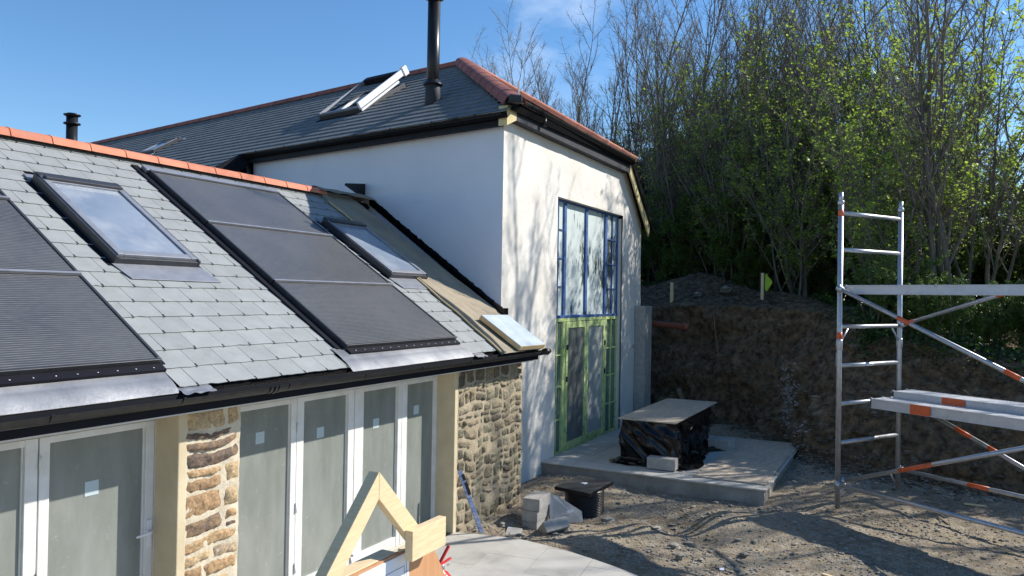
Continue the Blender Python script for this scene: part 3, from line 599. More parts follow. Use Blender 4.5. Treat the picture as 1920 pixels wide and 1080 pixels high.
# lower catslide beyond the shaded side wall
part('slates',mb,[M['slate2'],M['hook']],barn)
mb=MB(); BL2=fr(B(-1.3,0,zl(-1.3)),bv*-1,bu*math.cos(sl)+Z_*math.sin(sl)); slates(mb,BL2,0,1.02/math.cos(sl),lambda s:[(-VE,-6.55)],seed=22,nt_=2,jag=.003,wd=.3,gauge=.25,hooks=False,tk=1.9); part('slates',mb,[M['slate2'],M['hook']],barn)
def poly3(mb,pts,mi=0,th=.1):
    pts=[Vector(p) for p in pts]; n=(pts[1]-pts[0]).cross(pts[2]-pts[0]).normalized()
    if n.z<0: n=-n
    mb.prism([p-n*th for p in pts],n*(th-.004),mi)
apex=B(uR,3.8,zR); back=B(uR,VE,zR)
hl=B(-.2,-.27,5.9+.0); hr=B(5.6,.35,6.08); hr.y=5.40
mb=MB()
poly3(mb,[B(-.28,-.25,zl(-.28)),apex,back,B(-.28,VE,zl(-.28))]); poly3(mb,[B(-1.3,6.55,zl(-1.3)),B(-.28,6.55,zl(-.28)),B(-.28,VE,zl(-.28)),B(-1.3,VE,zl(-1.3))])
poly3(mb,[apex,V(16.15,5.42,6.06),B(7.0,.95,8.17-.95*3.6),B(7.0,VE,8.17-.95*3.6),back])
poly3(mb,[V(10.36,5.40,5.99),V(16.12,5.40,6.05),apex])
part('roof_deck',mb,M['deck'],barn)
# right slope + hip slates (simple thin sheets of slate courses)
sr=math.atan(PRs); BRF=fr(B(7.0,0,8.17-.95*3.6),bv,-bu*math.cos(sr)+Z_*math.sin(sr)); LR=3.6/math.cos(sr)
mb=MB()
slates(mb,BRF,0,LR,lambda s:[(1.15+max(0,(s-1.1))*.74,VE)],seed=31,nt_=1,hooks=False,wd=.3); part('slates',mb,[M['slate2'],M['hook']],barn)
hs=math.atan2(apex.z-6.05,apex.y-5.40); HF=fr(V(0,5.40,6.03),X_,V(0,math.cos(hs),math.sin(hs))); LH=(apex.y-5.4)/math.cos(hs)
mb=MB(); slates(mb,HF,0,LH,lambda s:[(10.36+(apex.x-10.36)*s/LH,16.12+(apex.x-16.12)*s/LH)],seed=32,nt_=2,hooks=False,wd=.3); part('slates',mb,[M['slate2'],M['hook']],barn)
# ridge and hip tiles
v=3.75; k=0
while v<VE-.3:
    mbt=ridge_tile(B(uR,v,zR+.055),B(uR,v+.6,zR+.055),R=.13,drop=.10); part('ridge_tile',mbt,[M['terraold'],M['mortar']],barn); v+=.605
def hiprun(a,b,n,m):
    a=Vector(a);b=Vector(b)
    for i in range(n):
        p=a+(b-a)*(i/n); q=a+(b-a)*((i+.97)/n); mbt=ridge_tile(p,q,R=.17,drop=.09,lip=.01); part('hip_tile',mbt,[m,M['mortar']],barn)
hiprun(V(10.34,5.38,6.06),apex+V(-.05,-.05,.07),10,M['terraold']); hiprun(V(16.22,5.40,6.10),apex+V(.05,-.05,.07),12,M['terracotta'])
mb=MB(); mb.box((10.26,5.32,5.99),V(.7,.7,0),V(-.7,.7,0),Z_,(0,.16),(-.1,.1),(0,.12)); part('hip_end_plug',mb,M['lead2'],barn,bev=.02)
mb=MB(); mb.bar((10.40,5.36,6.05),(10.38,5.35,6.34),.012,.04,up=X_); part('hip_iron',mb,M['charlite'],barn)
# fascias & gutters
mb=MB(); mb.box(B(0,0,0),bu,bv,Z_,(-.16,-.13),(-.12,6.45),(5.68,5.885)); mb.box(B(0,0,0),bu,bv,Z_,(-.13,.0),(.0,6.45),(5.70,5.72)); part('fascia',mb,M['fascia'],barn)
mb=MB(); gutter(mb,B(-.245,-.16,5.87),B(-.245,6.35,5.86)); g1=part('gutter',mb,M['gutter'],barn)
for vv in [.35,1.25,2.2,3.1,4.1,5.1,6.0]:
    mb=MB(); bracket(mb,B(-.245,vv,5.868),bv); part('gutter_bracket',mb,M['black'],g1)
mb=MB(); 
for k in (-.05,0,.05): bracket(mb,B(-.245,.75+k,5.866),bv,R=.072)
part('gutter_union',mb,M['black'],g1)
mb=MB(); mb.prism([B(-.16,6.45,5.88),B(-.16,6.45,5.60),B(-.5,6.5,5.42),B(-1.25,6.55,4.95),B(-1.3,6.55,5.2),B(-.35,6.5,5.82)],bv*.06); part('bargeboard',mb,M['fascia'],barn)
mb=MB(); mb.tube([B(-.18,6.44,5.62),B(-.12,6.47,5.4),B(-.10,6.50,4.4)],.045,10); part('downpipe',mb,M['black'],barn)
mb=MB(); mb.wbox((10.62,16.12),(5.50,5.53),(5.80,6.05)); mb.wbox((10.62,16.05),(5.53,5.655),(5.80,5.82)); part('fascia',mb,M['lead2'],barn,'grey lead coloured fascia')
mb=MB(); gutter(mb,(10.60,5.42,6.085),(16.15,5.42,6.075),R=.068); g2=part('gutter',mb,M['gutter'],barn)
for xx in [10.9,12.0,13.2,14.4,15.6]:
    mb=MB(); bracket(mb,(xx,5.42,6.08),X_,R=.076); part('gutter_bracket',mb,M['black'],g2)
mb=MB()
for k in (-.05,0,.05): bracket(mb,(11.25+k,5.42,6.08),X_,R=.078)
mb.tube([(11.5,5.43,6.02),(11.5,5.43,5.88)],.035,10); part('gutter_outlet',mb,M['black'],g2)
# timber box end at the corner
mb=MB(); mb.prism([(10.30,5.50,5.66),(10.62,5.50,5.80),(10.62,5.50,6.05),(10.30,5.50,5.97)],(0,.15,0)); part('corner_box_end',mb,M['yellowwood'],barn,'bare yellow timber box end at the eaves corner',bev=.004)
# right verge
def vz(x): u,v_=Bx(x,5.5); return 8.17-.95*(u-3.4)
mb=MB(); mb.prism([(16.08,5.48,5.98),(17.50,5.48,vz(17.5)-.05),(17.46,5.48,vz(17.5)-.30),(16.02,5.48,5.78)],(0,.03,0)); part('bargeboard',mb,M['yellowwood'],barn,'bare yellow bargeboard on the right verge')
mb=MB(); mb.prism([(16.06,5.44,6.0),(17.56,5.44,vz(17.5)-.07),(17.58,5.44,vz(17.5)+.0),(16.16,5.44,6.10)],(0,.18,0)); part('verge_trim',mb,M['black'],barn)
# flue through the barn roof
fc=(11.70,7.80)
fb=flue('flue_pipe',fc,6.3,8.48,.115,barn,storm=6.93)
mb=MB(); mb.lathe((fc[0],fc[1],0),[(.15,6.35),(.135,6.88),(.12,6.9)],28); part('flue_slate_sleeve',mb,M['lead2'],fb)
# roof windows: open centre pivot
def openwin():
    u0,u1,v0,v1=-5.72,-4.48,1.60,3.12; f=BL; h=.10
    mb=MB(); 
    mb.box(f[0],f[1],f[2],f[3],(u0,u0+.05),(v0,v1),(0,h)); mb.box(f[0],f[1],f[2],f[3],(u1-.05,u1),(v0,v1),(0,h)); mb.box(f[0],f[1],f[2],f[3],(u0+.05,u1-.05),(v0,v0+.05),(0,h)); mb.box(f[0],f[1],f[2],f[3],(u0+.05,u1-.05),(v1-.05,v1),(0,h))
    o=part('skylight',mb,M['charcoal'],barn,'open centre pivot skylight',bev=.006)
    g=MB(); 
    g.box(f[0],f[1],f[2],f[3],(u0+.06,u1-.06),(v0+.055,v0+.075),(-.35,.06)); g.box(f[0],f[1],f[2],f[3],(u0+.055,u0+.075),(v0+.06,v1-.06),(-.35,.06)); g.box(f[0],f[1],f[2],f[3],(u1-.075,u1-.055),(v0+.06,v1-.06),(-.35,.06)); g.box(f[0],f[1],f[2],f[3],(u0+.06,u1-.06),(v0+.06,v0+.7),(-.2,-.17)); part('reveal_lining',g,M['whitepvc'],o)
    g=MB(); g.box(f[0],f[1],f[2],f[3],(u0+.06,u1-.06),(v0+.7,v1-.05),(-.22,-.2)); part('dark_interior',g,M['dark'],o)  # black sheet stands in for the unlit room below the skylight
    # sash pushed open: hinged at its foot, the head standing clear of the roof
    c=fp(f,0,v0+.03,.10); ang=rad(6.5); a=f[2]*math.cos(ang)+f[3]*math.sin(ang); nn=f[1].cross(a); L_=v1-v0+.06
    F2=(c,f[1],a,nn)
    g=MB(); g.box(F2[0],F2[1],F2[2],F2[3],(u0-.02,u0+.03),(0,L_),(-.02,.05)); g.box(F2[0],F2[1],F2[2],F2[3],(u0+.03,u1-.0),(0,.06),(-.03,.03)); sa=part('sash',g,M['charlite'],o,bev=.005)
    g=MB(); g.box(F2[0],F2[1],F2[2],F2[3],(u0+.0,u1-.0),(L_-.02,L_+.14),(-.08,.06)); part('hood',g,M['fascia'],sa,bev=.02)
    g=MB(); g.box(F2[0],F2[1],F2[2],F2[3],(u1-.01,u1+.04),(-.02,L_),(-.02,.12)); g.box(F2[0],F2[1],F2[2],F2[3],(u1+.0,u1+.03),(.0,L_-.25),(-.09,-.035)); g.box(F2[0],F2[1],F2[2],F2[3],(u1-.03,u1+.06),(L_-.04,L_+.12),(-.05,.15)); part('side_rail',g,M['whitepvc'],sa,'white side rail of the open skylight',bev=.03)
openwin()
def farwin():
    u0,u1,v0,v1=-12.9,-12.15,1.42,2.3
    skylight(BL,u0,u1,v0,v1,barn,glass='veluxin')
farwin()
# tall window / doors with blue and green tape
wd=[12.64,12.90,13.13,13.26,14.18,14.34,15.28,15.46,15.79,16.09]
rowsU=[4.84,4.30,3.77,3.24,2.68]; rowsL=[2.66,1.97,1.38,.77,.14]
yw=5.76
win=MB(); bt=.03
def fbar(m,x0,x1,z0,z1,d0=0,d1=.06): m.wbox((x0,x1),(yw+d0,yw+d1),(z0,z1))
fbar(win,12.61,12.64,2.66,4.86); fbar(win,13.14,13.24,2.70,4.82,-.004); fbar(win,14.21,14.31,2.70,4.82,-.004); fbar(win,15.30,15.42,2.70,4.82,-.004); fbar(win,16.07,16.11,2.66,4.86)
fbar(win,12.65,16.07,4.82,4.86); fbar(win,12.60,16.11,2.655,2.705,-.014,.055)
for a,b in ((12.65,13.12),(15.45,16.07)):
    m_=(a+b)/2; fbar(win,m_-.009,m_+.009,2.70,4.82,.002)
    for z in rowsU[1:-1]: fbar(win,a,m_-.012,z-.009,z+.009,.004); fbar(win,m_+.012,b,z-.009,z+.009,.004)
wo=part('tall_window',win,M['bluepaint'],barn,'upper window frame covered with blue masking tape')
for a,b in ((12.64,12.875),(12.894,13.14),(15.42,15.75),(15.77,16.07)):
    for i in range(4):
        g=MB(); g.wbox((a-.002,b+.002),(yw+.03,yw+.036),(rowsU[i+1]+.01,rowsU[i]-.01)); part('window_pane',g,M['film'],wo)
for a,b in ((13.24,14.21),(14.31,15.30)):
    g=MB(); g.wbox((a-.002,b+.002),(yw+.03,yw+.036),(2.70,4.83)); part('window_pane',g,M['film'],wo)
low=MB()
fbar(low,12.61,12.65,.12,2.64); fbar(low,13.12,13.25,.14,2.59,-.005); fbar(low,15.33,15.45,.14,2.59,-.005); fbar(low,16.07,16.11,.12,2.64); fbar(low,12.65,16.07,2.59,2.652,-.008); fbar(low,12.65,13.12,.12,.18); fbar(low,15.45,16.07,.12,.18)
for a,b in ((12.65,13.12),(15.45,16.07)):
    m_=(a+b)/2; fbar(low,m_-.014,m_+.014,.18,2.59,.002)
    for z in rowsL[1:-1]: fbar(low,a,m_-.014,z-.013,z+.013,.004); fbar(low,m_+.014,b,z-.013,z+.013,.004)
lo_=part('door_surround',low,M['greentape'],barn,'lower side lights covered with green masking tape')
for a,b in ((12.65,12.871),(12.899,13.12),(15.45,15.746),(15.774,16.07)):
    for i in range(4):
        g=MB(); g.wbox((a-.002,b+.002),(yw+.03,yw+.036),(max(rowsL[i+1],.17)+.01,min(rowsL[i],2.6)-.01)); part('window_pane',g,M['sidepane'],lo_)
for a,b,sm_,lb in ((13.26,14.285,'sheet1','door leaf sheeted dark grey with green taped frame'),(14.295,15.32,'sheet2','door leaf sheeted pale grey with green taped frame')):
    g=MB(); fbar(g,a,a+.10,.14,2.58,-.02,.03); fbar(g,b-.10,b,.14,2.58,-.02,.03); fbar(g,a+.10,b-.10,2.46,2.58,-.018,.03); fbar(g,a+.10,b-.10,.14,.30,-.018,.03)
    d_=part('door_leaf',g,M['greentape'],barn,lb,bev=.004)
    g=MB(); fbar(g,a+.098,b-.098,.29,2.47,.0,.01); part('door_sheet',g,M[sm_],d_)
    for z in (2.1,1.5): g=MB(); g.wbox((a+.01,a+.04),(yw-.045,yw-.02),(z-.05,z+.05)) if a<14 else g.wbox((b-.04,b-.01),(yw-.045,yw-.02),(z-.05,z+.05)); part('hinge',g,M['hook'],d_)
mb=MB(); mb.wbox((12.60,16.11),(5.80,5.82),(.1,4.87)); part('window_backing',mb,M['dark'],barn)
mb=MB(); mb.lathe((16.9,5.65,1.95),[(.03,0),(.045,.01),(.045,.03),(.03,.035)],14,axis=V(0,-1,0)); part('wall_bracket',mb,M['concrete'],barn)
# ================================================================= GROUND, BANK, PATIO, TERRACE
def nz3(x,y,s,o=0): return noise.noise(V(x*s,y*s,o))
def bump2(x,y,cx,cy,r,h): return h*math.exp(-((x-cx)**2+(y-cy)**2)/(r*r))
def gz(x,y):
    z=-.06+nz3(x,y,.5)*.06+nz3(x,y,1.7,3)*.035+nz3(x,y,5,5)*.018+nz3(x,y,14,7)*.010
    z+=bump2(x,y,10.6,2.9,.45,-.17)+bump2(x,y,10.0,2.4,.35,-.10)+bump2(x,y,11.2,2.4,.5,.09)+bump2(x,y,10.2,3.2,.35,.08)+bump2(x,y,11.7,4.6,.4,.10)+bump2(x,y,11.5,5.2,.5,.14)+bump2(x,y,10.3,4.1,.6,-.09)+bump2(x,y,9.4,4.5,.5,-.08)+bump2(x,y,11.1,4.2,.35,.05)
    z+=max(0,(x-12))*.035
    d=8.2-x+max(0,0) if y>2.2 else 99
    return z
def axis(lo,hi,flo,fhi,fine,coarse):
    a=[];x=lo
    while x<hi:
        a.append(x); 
        if flo<=x<fhi: x+=fine
        else:
            dd=max(flo-x,x-fhi,0); x+=min(max(fine,dd*.35+fine),coarse)
    a.append(hi); return a
xs=axis(-220,260,7.6,16.5,.045,30); ys=axis(-220,220,-2.5,5.6,.045,30)
mb=MB(); nx,ny=len(xs),len(ys)
vs=[]
for y in ys:
    for x in xs:
        z=gz(x,y) if (-5<x<24 and -14<y<9) else -.1
        if x<8.75+.0 and y<5.3 : z=min(z,-.06)
        if x>18 : z=min(z,.0)
        vs.append((x,y,z))
mb.add(vs,[(j*nx+i,j*nx+i+1,(j+1)*nx+i+1,(j+1)*nx+i) for j in range(ny-1) for i in range(nx-1)],0,.5,True)
single('ground',mb,M['ground'],kind='structure')
# patio with a curved outer edge
edge=[(8.46,5.17),(8.50,4.98),(8.555,4.8),(8.62,4.5),(8.61,4.2),(8.56,3.9),(8.49,3.55),(8.40,3.25),(8.29,2.94),(8.12,2.55),(7.9,2.1),(7.6,1.6),(7.2,1.0),(6.6,.3),(5.8,-.4),(4.5,-1.1),(2,-1.6),(-2,-1.8),(-2,5.17)]
mb=MB(); mb.prism([(x,y,-.05) for x,y in edge],(0,0,.046)); patio=single('patio',mb,M['joint'],kind='structure')
def clip_convex(poly,inside,inter):
    out=[]
    for i in range(len(poly)):
        a,b=poly[i],poly[(i+1)%len(poly)]
        ia,ib=inside(a),inside(b)
        if ia: out.append(a)
        if ia!=ib: out.append(inter(a,b))
    return out
def clip_to(poly,P): # P ccw convex-ish
    # P given clockwise when walked from wall outwards; compute orientation
    A=sum(P[i][0]*P[(i+1)%len(P)][1]-P[(i+1)%len(P)][0]*P[i][1] for i in range(len(P)))
    sgn=1 if A>0 else -1
    for i in range(len(P)):
        p,q=P[i],P[(i+1)%len(P)]
        s=lambda a:sgn*((q[0]-p[0])*(a[1]-p[1])-(q[1]-p[1])*(a[0]-p[0]))
        def inter(a,b):
            sa,sb=s(a),s(b); t=sa/(sa-sb); return (a[0]+(b[0]-a[0])*t,a[1]+(b[1]-a[1])*t)
        poly=clip_convex(poly,lambda a:s(a)>=0,inter)
        if len(poly)<3: return []
    return poly
def pavers(P,z0,z1,L,Wd,ang,name,seed,ox=0,oy=0):
    R=random.Random(seed); mb=MB(); c,s=math.cos(ang),math.sin(ang)
    xsP=[p[0] for p in P]; ysP=[p[1] for p in P]; mxx=max(max(xsP)-min(xsP),max(ysP)-min(ysP))
    cx,cy=sum(xsP)/len(P)+ox,sum(ysP)/len(P)+oy; n=int(mxx/min(L,Wd))+3
    for j in range(-n,n):
        for i in range(-n,n):
            x0=i*L+(j%2)*L/2+.003; y0=j*Wd+.003; q=[(x0,y0),(x0+L-.006,y0),(x0+L-.006,y0+Wd-.006),(x0,y0+Wd-.006)]
            q=[(cx+a*c-b*s,cy+a*s+b*c) for a,b in q]
            q=clip_to(q,P)
            if len(q)>=3: mb.prism([(a,b,z0) for a,b in q],(0,0,z1-z0+R.uniform(-.0006,.0006)),0,R.random())
    return mb
hull=edge
pv=pavers([e for e in edge],-.003,.002,.9,.6,rad(8),'paving',3); o=bpy.data.objects.new('paving_slabs',pv.mesh('paving_slabs',M['paving'])); COL.objects.link(o); o.parent=patio
# terrace
T0=[(12.05,5.655),(12.05,1.90),(16.28,1.90),(16.28,5.655)]
mb=MB()
def tface(a,b,n):
    a=Vector(a);b=Vector(b); nn=(b-a).cross(Z_).normalized()
    def fn(u,v): p=a+(b-a)*u; z=-.3+.463*v; d=noise.noise(V(p.x*4,p.y*4,z*6))*.014+noise.noise(V(p.x*13,p.y*13,z*13))*.006; return (p.x+nn.x*d,p.y+nn.y*d,z)
    mb.grid(fn,n,14,0,.5)
tface((12.09,5.65,0),(12.09,1.94,0),90); tface((12.09,1.94,0),(16.24,1.94,0),90); mb.wbox((12.11,16.25),(1.96,5.64),(-.3,.162))
terr=single('terrace',mb,M['concrete2'],kind='structure')
pv=pavers(T0,.166,.188,.9,.6,rad(0),'paving',8,ox=.05,oy=.1); o=bpy.data.objects.new('paving_slabs',pv.mesh('paving_slabs',M['paving'])); COL.objects.link(o); o.parent=terr
# earth bank: one sheet, foot -> face -> lip -> wooded plateau
BASE=[(17.3,14),(17.6,10),(18.2,7.8),(18.95,5.9),(18.5,3.9),(17.0,2.5),(15.5,1.6),(15.0,.3),(14.6,-1.5),(14.2,-4),(13.4,-7),(12.3,-10),(10.5,-13),(7.5,-16),(3,-18.5)]
HT=[2.8,2.85,2.87,2.87,2.87,2.8,2.5,2.3,2.05,1.95,2.0,2.1,2.1,2.0,1.8]
def catm(P,t):
    n=len(P)-1; i=min(int(t),n-1); f=t-i; p0=P[max(i-1,0)];p1=P[i];p2=P[i+1];p3=P[min(i+2,n)]
    return tuple(.5*((2*b)+(-a+c)*f+(2*a-5*b+4*c-d)*f*f+(-a+3*b-3*c+d)*f**3) for a,b,c,d in zip(p0,p1,p2,p3))
NS=620
prof=[(-1.1,-.32,0),(-.75,-.14,0),(-.5,-.02,0),(-.3,.06,0),(-.12,.15,0)]+[(.0+.45*(k/44)**1.3,.18,k/44) for k in range(0,45)]+[(.52,0,1.01),(.60,.01,1),(.7,.02,1),(.85,.04,1),(1.0,.05,1),(1.2,.06,1),(1.4,.08,1),(1.6,.1,1),(1.85,.13,1),(2.1,.17,1),(2.35,.2,1),(2.6,.25,1),(2.9,.3,1),(3.2,.35,1),(3.5,.4,1),(3.8,.44,1),(4.2,.47,1),(4.7,.5,1),(5.3,.53,1),(6,.55,1),(8,.6,1),(11,.6,1),(16,.5,1),(24,.4,1),(40,.2,1),(80,-.3,1),(160,-1,1)]
mb=MB(); vs=[]
nB=len(BASE)-1
for a in range(NS+1):
    t=nB*a/NS; x,y=catm(BASE,t); x2,y2=catm(BASE,min(nB,t+.01)); x1_,y1_=catm(BASE,max(0,t-.01)); h=catm([(k,0) for k in HT],t)[0]
    tx,ty=x2-x1_,y2-y1_; L=math.hypot(tx,ty); nx_,ny_=-ty/L,tx/L
    if nx_*1+ny_*(-.3)<0: nx_,ny_=-nx_,-ny_
    fa=rad(62-118*a/NS); fx,fy=math.cos(fa),math.sin(fa)
    for (d,dz,k) in prof:
        rec=.95*min(1,max(0,(t-4.0)/1.2)); d=d+rec*min(1,max(0,d/.45))**.9 if d>0 else d
        m_=min(1,max(0,(d-.5-rec)/4)); px=x+(nx_*(1-m_)+fx*m_)*d; py=y+(ny_*(1-m_)+fy*m_)*d
        z=dz+(h*k if dz!=.18 or k==0 else .18+(h-.18)*k) if not (dz==.18) else .18+(h-.18)*k
        amp=.0 if d<-1 else (.05 if d<-.1 else (.15 if d<=.5+rec else .10)); p=V(px,py,z)
        q=V(px*.9,py*.9,z*1.1)
        rg=1-abs(noise.noise(q*2.1+V(7,7,7)))*2; n1=noise.noise(q*1.1)*amp*1.8+rg*rg*amp*.55+noise.noise(q*V(5.1,5.1,5.1).x)*amp*.5+noise.noise(q*13)*amp*.3+noise.noise(V(px*.5,py*.5,z*5))*amp*.35
        if d<=.52+rec: px-=nx_*n1; py-=ny_*n1; z+=noise.noise(q*4+V(9,0,0))*.03
        else: z+=n1*.8*(1 if d<12 else 2)
        if 1.2<d<4.2: z+=bump2(px,py,22.0,5.3,1.0,.5)
        vs.append((px,py,z))
np_=len(prof)
mb.add(vs,[(a*np_+i,a*np_+i+1,(a+1)*np_+i+1,(a+1)*np_+i) for a in range(NS) for i in range(np_-1)],0,.5,True)
bank=single('earth_bank',mb,M['earth'],kind='structure')
bvh=BVHTree.FromPolygons([Vector(v_) for v_ in mb.v],mb.f)
def hz(x,y,dflt=0):
    hit=bvh.ray_cast(Vector((x,y,30)),Vector((0,0,-1))); return hit[0].z if hit[0] else dflt
# gravel and rubble as one heap of small stuff, larger stones one by one
def stone_mesh(mb,c,r,R,flat=.6,mi=0):
    g=[]; k=R.uniform(0,99)
    dirs=[(0,0,1),(0,0,-1)]+[(math.cos(t),math.sin(t),z) for z in (.45,-.45) for t in [2*math.pi*i/5+z for i in range(5)]]
    sx,sy,sz=R.uniform(.7,1.4),R.uniform(.7,1.1),flat*R.uniform(.7,1.2); rot=R.uniform(0,6.28); co,si=math.cos(rot),math.sin(rot)
    for d in dirs:
        s=r*R.uniform(.75,1.15); x,y,z=d[0]*s*sx,d[1]*s*sy,d[2]*s*sz; g.append((c[0]+x*co-y*si,c[1]+x*si+y*co,c[2]+z))
    fs=[(0,2+i,2+(i+1)%5) for i in range(5)]+[(1,7+(i+1)%5,7+i) for i in range(5)]+[(2+i,7+i,2+(i+1)%5) for i in range(5)]+[(2+(i+1)%5,7+i,7+(i+1)%5) for i in range(5)]
    mb.add(g,fs,mi,R.random())
R=random.Random(77); mb=MB()
inT=lambda x,y: 12.0<x<16.35 and y>1.85
cnt=0
while cnt<9000:
    x=R.uniform(8.3,16.2); y=R.uniform(-3,5.6)
    if inT(x,y) or x<8.75-.12*max(0,(3.4-y)) and y<5.2: continue
    dens=.25+max(0,nz3(x,y,.8,11))*1.3+(.8 if 11.6<x<12.1 and y>1.6 else 0)+(.7 if (y<1.9 and x>15.0-.2*y-1.2) else 0)+(.7 if x<9.8 and y>4 else 0)
    if R.random()>dens: continue
    stone_mesh(mb,(x,y,gz(x,y)+.004),R.uniform(.006,.02) if R.random()<.93 else R.uniform(.02,.042),R); cnt+=1
tag(single('gravel',mb,M['flint']),None,None,kind='stuff')
bigs=[(9.55,2.62,.13,'pale flat slab of stone lying on the yard in front of the other rubble'),(10.35,3.80,.09,'upright grey stone lump beside the black chamber'),(10.0,2.55,.07,'small pale stone just behind the flat slab'),(9.15,2.42,.075,'dark brown angular stone near the front of the yard'),(10.15,3.02,.09,'blue grey stone on the edge of the shallow hollow'),(9.55,1.75,.07,'grey stone right of the dark brown one'),(9.05,1.15,.06,'flat grey stone near the bottom edge of the yard'),(10.2,1.95,.05,'small round stone right of the shallow hollow'),(10.2,1.75,.055,'small round stone with a pale face in the middle of the yard'),(10.9,1.3,.05,'small stone on the open gravel left of the scaffold foot'),(12.0,1.72,.07,'stone lump under the near corner of the terrace'),(11.85,1.95,.06,'broken stone beside the near corner of the terrace'),(11.8,2.6,.06,'pale stone lump against the terrace edge'),(11.85,3.4,.065,'broken pale stone at the middle of the terrace edge'),(16.6,1.6,.13,'large stone at the foot of the bank past the terrace'),(16.0,1.55,.10,'grey boulder at the foot of the bank behind the terrace corner'),(14.3,.8,.09,'dark boulder at the foot of the bank behind the scaffold'),(14.1,-.4,.10,'boulder at the foot of the bank between the scaffold tubes'),(13.9,-1.1,.07,'small boulder lying below the right part of the bank'),(9.15,4.85,.08,'broken stone tucked against the rubble wall'),(8.95,4.5,.05,'small stone beside the patio edge below the rubble wall')]
for x,y,r,l in bigs:
    m2=MB(); stone_mesh(m2,(0,0,0),r,R,.55); 
    o=single('rock',m2,M['flint'],l,'rock','loose rocks on the yard'); bevel(o,r*.12,2,20); o.location=(x,y,gz(x,y)-r*.12)
for x,y,r,l in [(20.6,5.1,.16,'grey stone on the bare soil near the left wooden peg'),(20.9,4.4,.2,'larger pale stone on the bare soil between the two pegs'),(18.9,1.0,.14,'pale stone near the tree bases right of the yellow cloth')]:
    m2=MB(); stone_mesh(m2,(0,0,0),r,R,.6); o=single('rock',m2,M['flint'],l,'rock','stones on top of the bank'); bevel(o,.02,2,20); o.location=(x,y,hz(x,y,2.9)+.02)
for x,y,rz,sz,m_,nm,l in [(9.35,.75,70,(.22,.04,.02),'timber','timber_offcut','small pale timber offcut on the front of the yard below the scaffold'),(12.6,-.45,20,(.35,.03,.012),'root','stick','thin broken stick on the gravel under the scaffold braces'),(10.9,3.35,-30,(.30,.012,.01),'root','stick','thin twig lying behind the hollow near the chamber'),(9.0,1.9,15,(.07,.05,.01),'paper','plastic_scrap','white scrap of plastic on the gravel near the front'),(13.6,-.9,100,(.3,.05,.02),'timber','timber_offcut','timber offcut at the foot of the bank right of the scaffold')]:
    m2=MB(); c_,s_=math.cos(rad(rz)),math.sin(rad(rz)); m2.box((x,y,gz(x,y)+.006),V(c_,s_,.03),V(-s_,c_,0),Z_,(-sz[0]/2,sz[0]/2),(-sz[1]/2,sz[1]/2),(0,sz[2])); single(nm,m2,M[m_],l,nm.replace('_',' '))
# ================================================================= THINGS ON THE TERRACE
mb=MB(); ply=(12.66,3.45); mb.box((12.69,3.47,.945),V(1,0,.0),V(0,1,0),Z_,(0,3.1),(0,1.03),(0,.018)); single('plywood_sheet',mb,M['ply'],'weathered plywood sheet laid on top of the black wrapped stack','plywood sheet',group='plywood sheets',bev=.002)
mb=MB(); mb.box((12.33,1.95,.193),V(1,.0,0),V(-.0,1,0),Z_,(0,2.6),(0,1.12),(0,.018)); single('plywood_sheet',mb,M['ply'],'plywood sheet lying flat on the near right part of the terrace','plywood sheet',group='plywood sheets',bev=.002)
mb=MB(); mb.box((15.0,1.92,.193),V(1,.0,0),V(-.0,1,0),Z_,(0,1.18),(0,1.5),(0,.018)); single('plywood_sheet',mb,M['ply'],'plywood sheet lying on the far end of the terrace by the bank','plywood sheet',group='plywood sheets',bev=.002)
# black wrapped stack
st=thing('wrapped_stack',(13.8,3.9,.19),'waist high stack wrapped in black plastic sheeting on the terrace','wrapped stack')
mb=MB(); X0,X1,Y0,Y1,H_=12.78,15.2,3.52,4.46,.94
per=[(X0,Y1),(X0,Y0),(X1,Y0),(X1,Y1)]
def wrap(u,v):
    # perimeter parameter u, height v ; loose folds fan out at the base
    Lx,Ly=X1-X0,Y1-Y0; tot=2*(Lx+Ly); s=u*tot
    if s<Ly: p=V(X0,Y1-s,0); n=V(-1,0,0)
    elif s<Ly+Lx: p=V(X0+s-Ly,Y0,0); n=V(0,-1,0)
    elif s<2*Ly+Lx: p=V(X1,Y0+s-Ly-Lx,0); n=V(1,0,0)
    else: p=V(X1-(s-2*Ly-Lx),Y1,0); n=V(0,1,0)
    z=.19+(H_-.19)*v
    f=noise.noise(V(s*3.2,v*1.4,1))*.06+noise.noise(V(s*9+v*4,v*3.5,4))*.03+(1-abs(noise.noise(V(s*4+v*3,v*1.6,8)))*2)**2*.06
    bulge=.02+.05*math.sin(math.pi*min(1,v*1.1))
    flare=.16*max(0,(.13-v)/.13)**1.5*(1+.8*noise.noise(V(s*2.3,0,3)))
    cen=V((X0+X1)/2,(Y0+Y1)/2,0); out=((p-cen).normalized()*.35+n*.65)
    p=p+out*(f+bulge+flare-.04); return (p.x,p.y,z-.0+(.012 if v<.01 else 0)+noise.noise(V(s*2,v*3,6))*.015*(v>.05))
mb.grid(wrap,220,60,0,.5); mb.wbox((X0+.05,X1-.05),(Y0+.05,Y1-.05),(.2,.935)); part('plastic_wrap',mb,M['plastic'],st)
mb=MB()
def skirt(u,v):
    x=12.7+2.5*u; y=3.48-.42*v*(.6+.6*noise.noise(V(x*1.7,0,2))+.3*math.sin(u*9)); z=.2+.008+.05*max(0,noise.noise(V(x*4,v*3,9)))*(1 if v<.9 else .3)+.02*abs(noise.noise(V(x*11,v*7,1))); return (x,y,z+(1-v)*.03)
mb.grid(skirt,110,22,0,.5)
def skirt2(u,v):
    y=4.62-1.3*u; x=12.8-.30*v*(.7+.5*noise.noise(V(y*2.7,0,5))); z=.2+.07*abs(noise.noise(V(y*5,v*4,2)))+.05*(v>.7)*abs(noise.noise(V(y*3,0,1))); return (x,y,z)
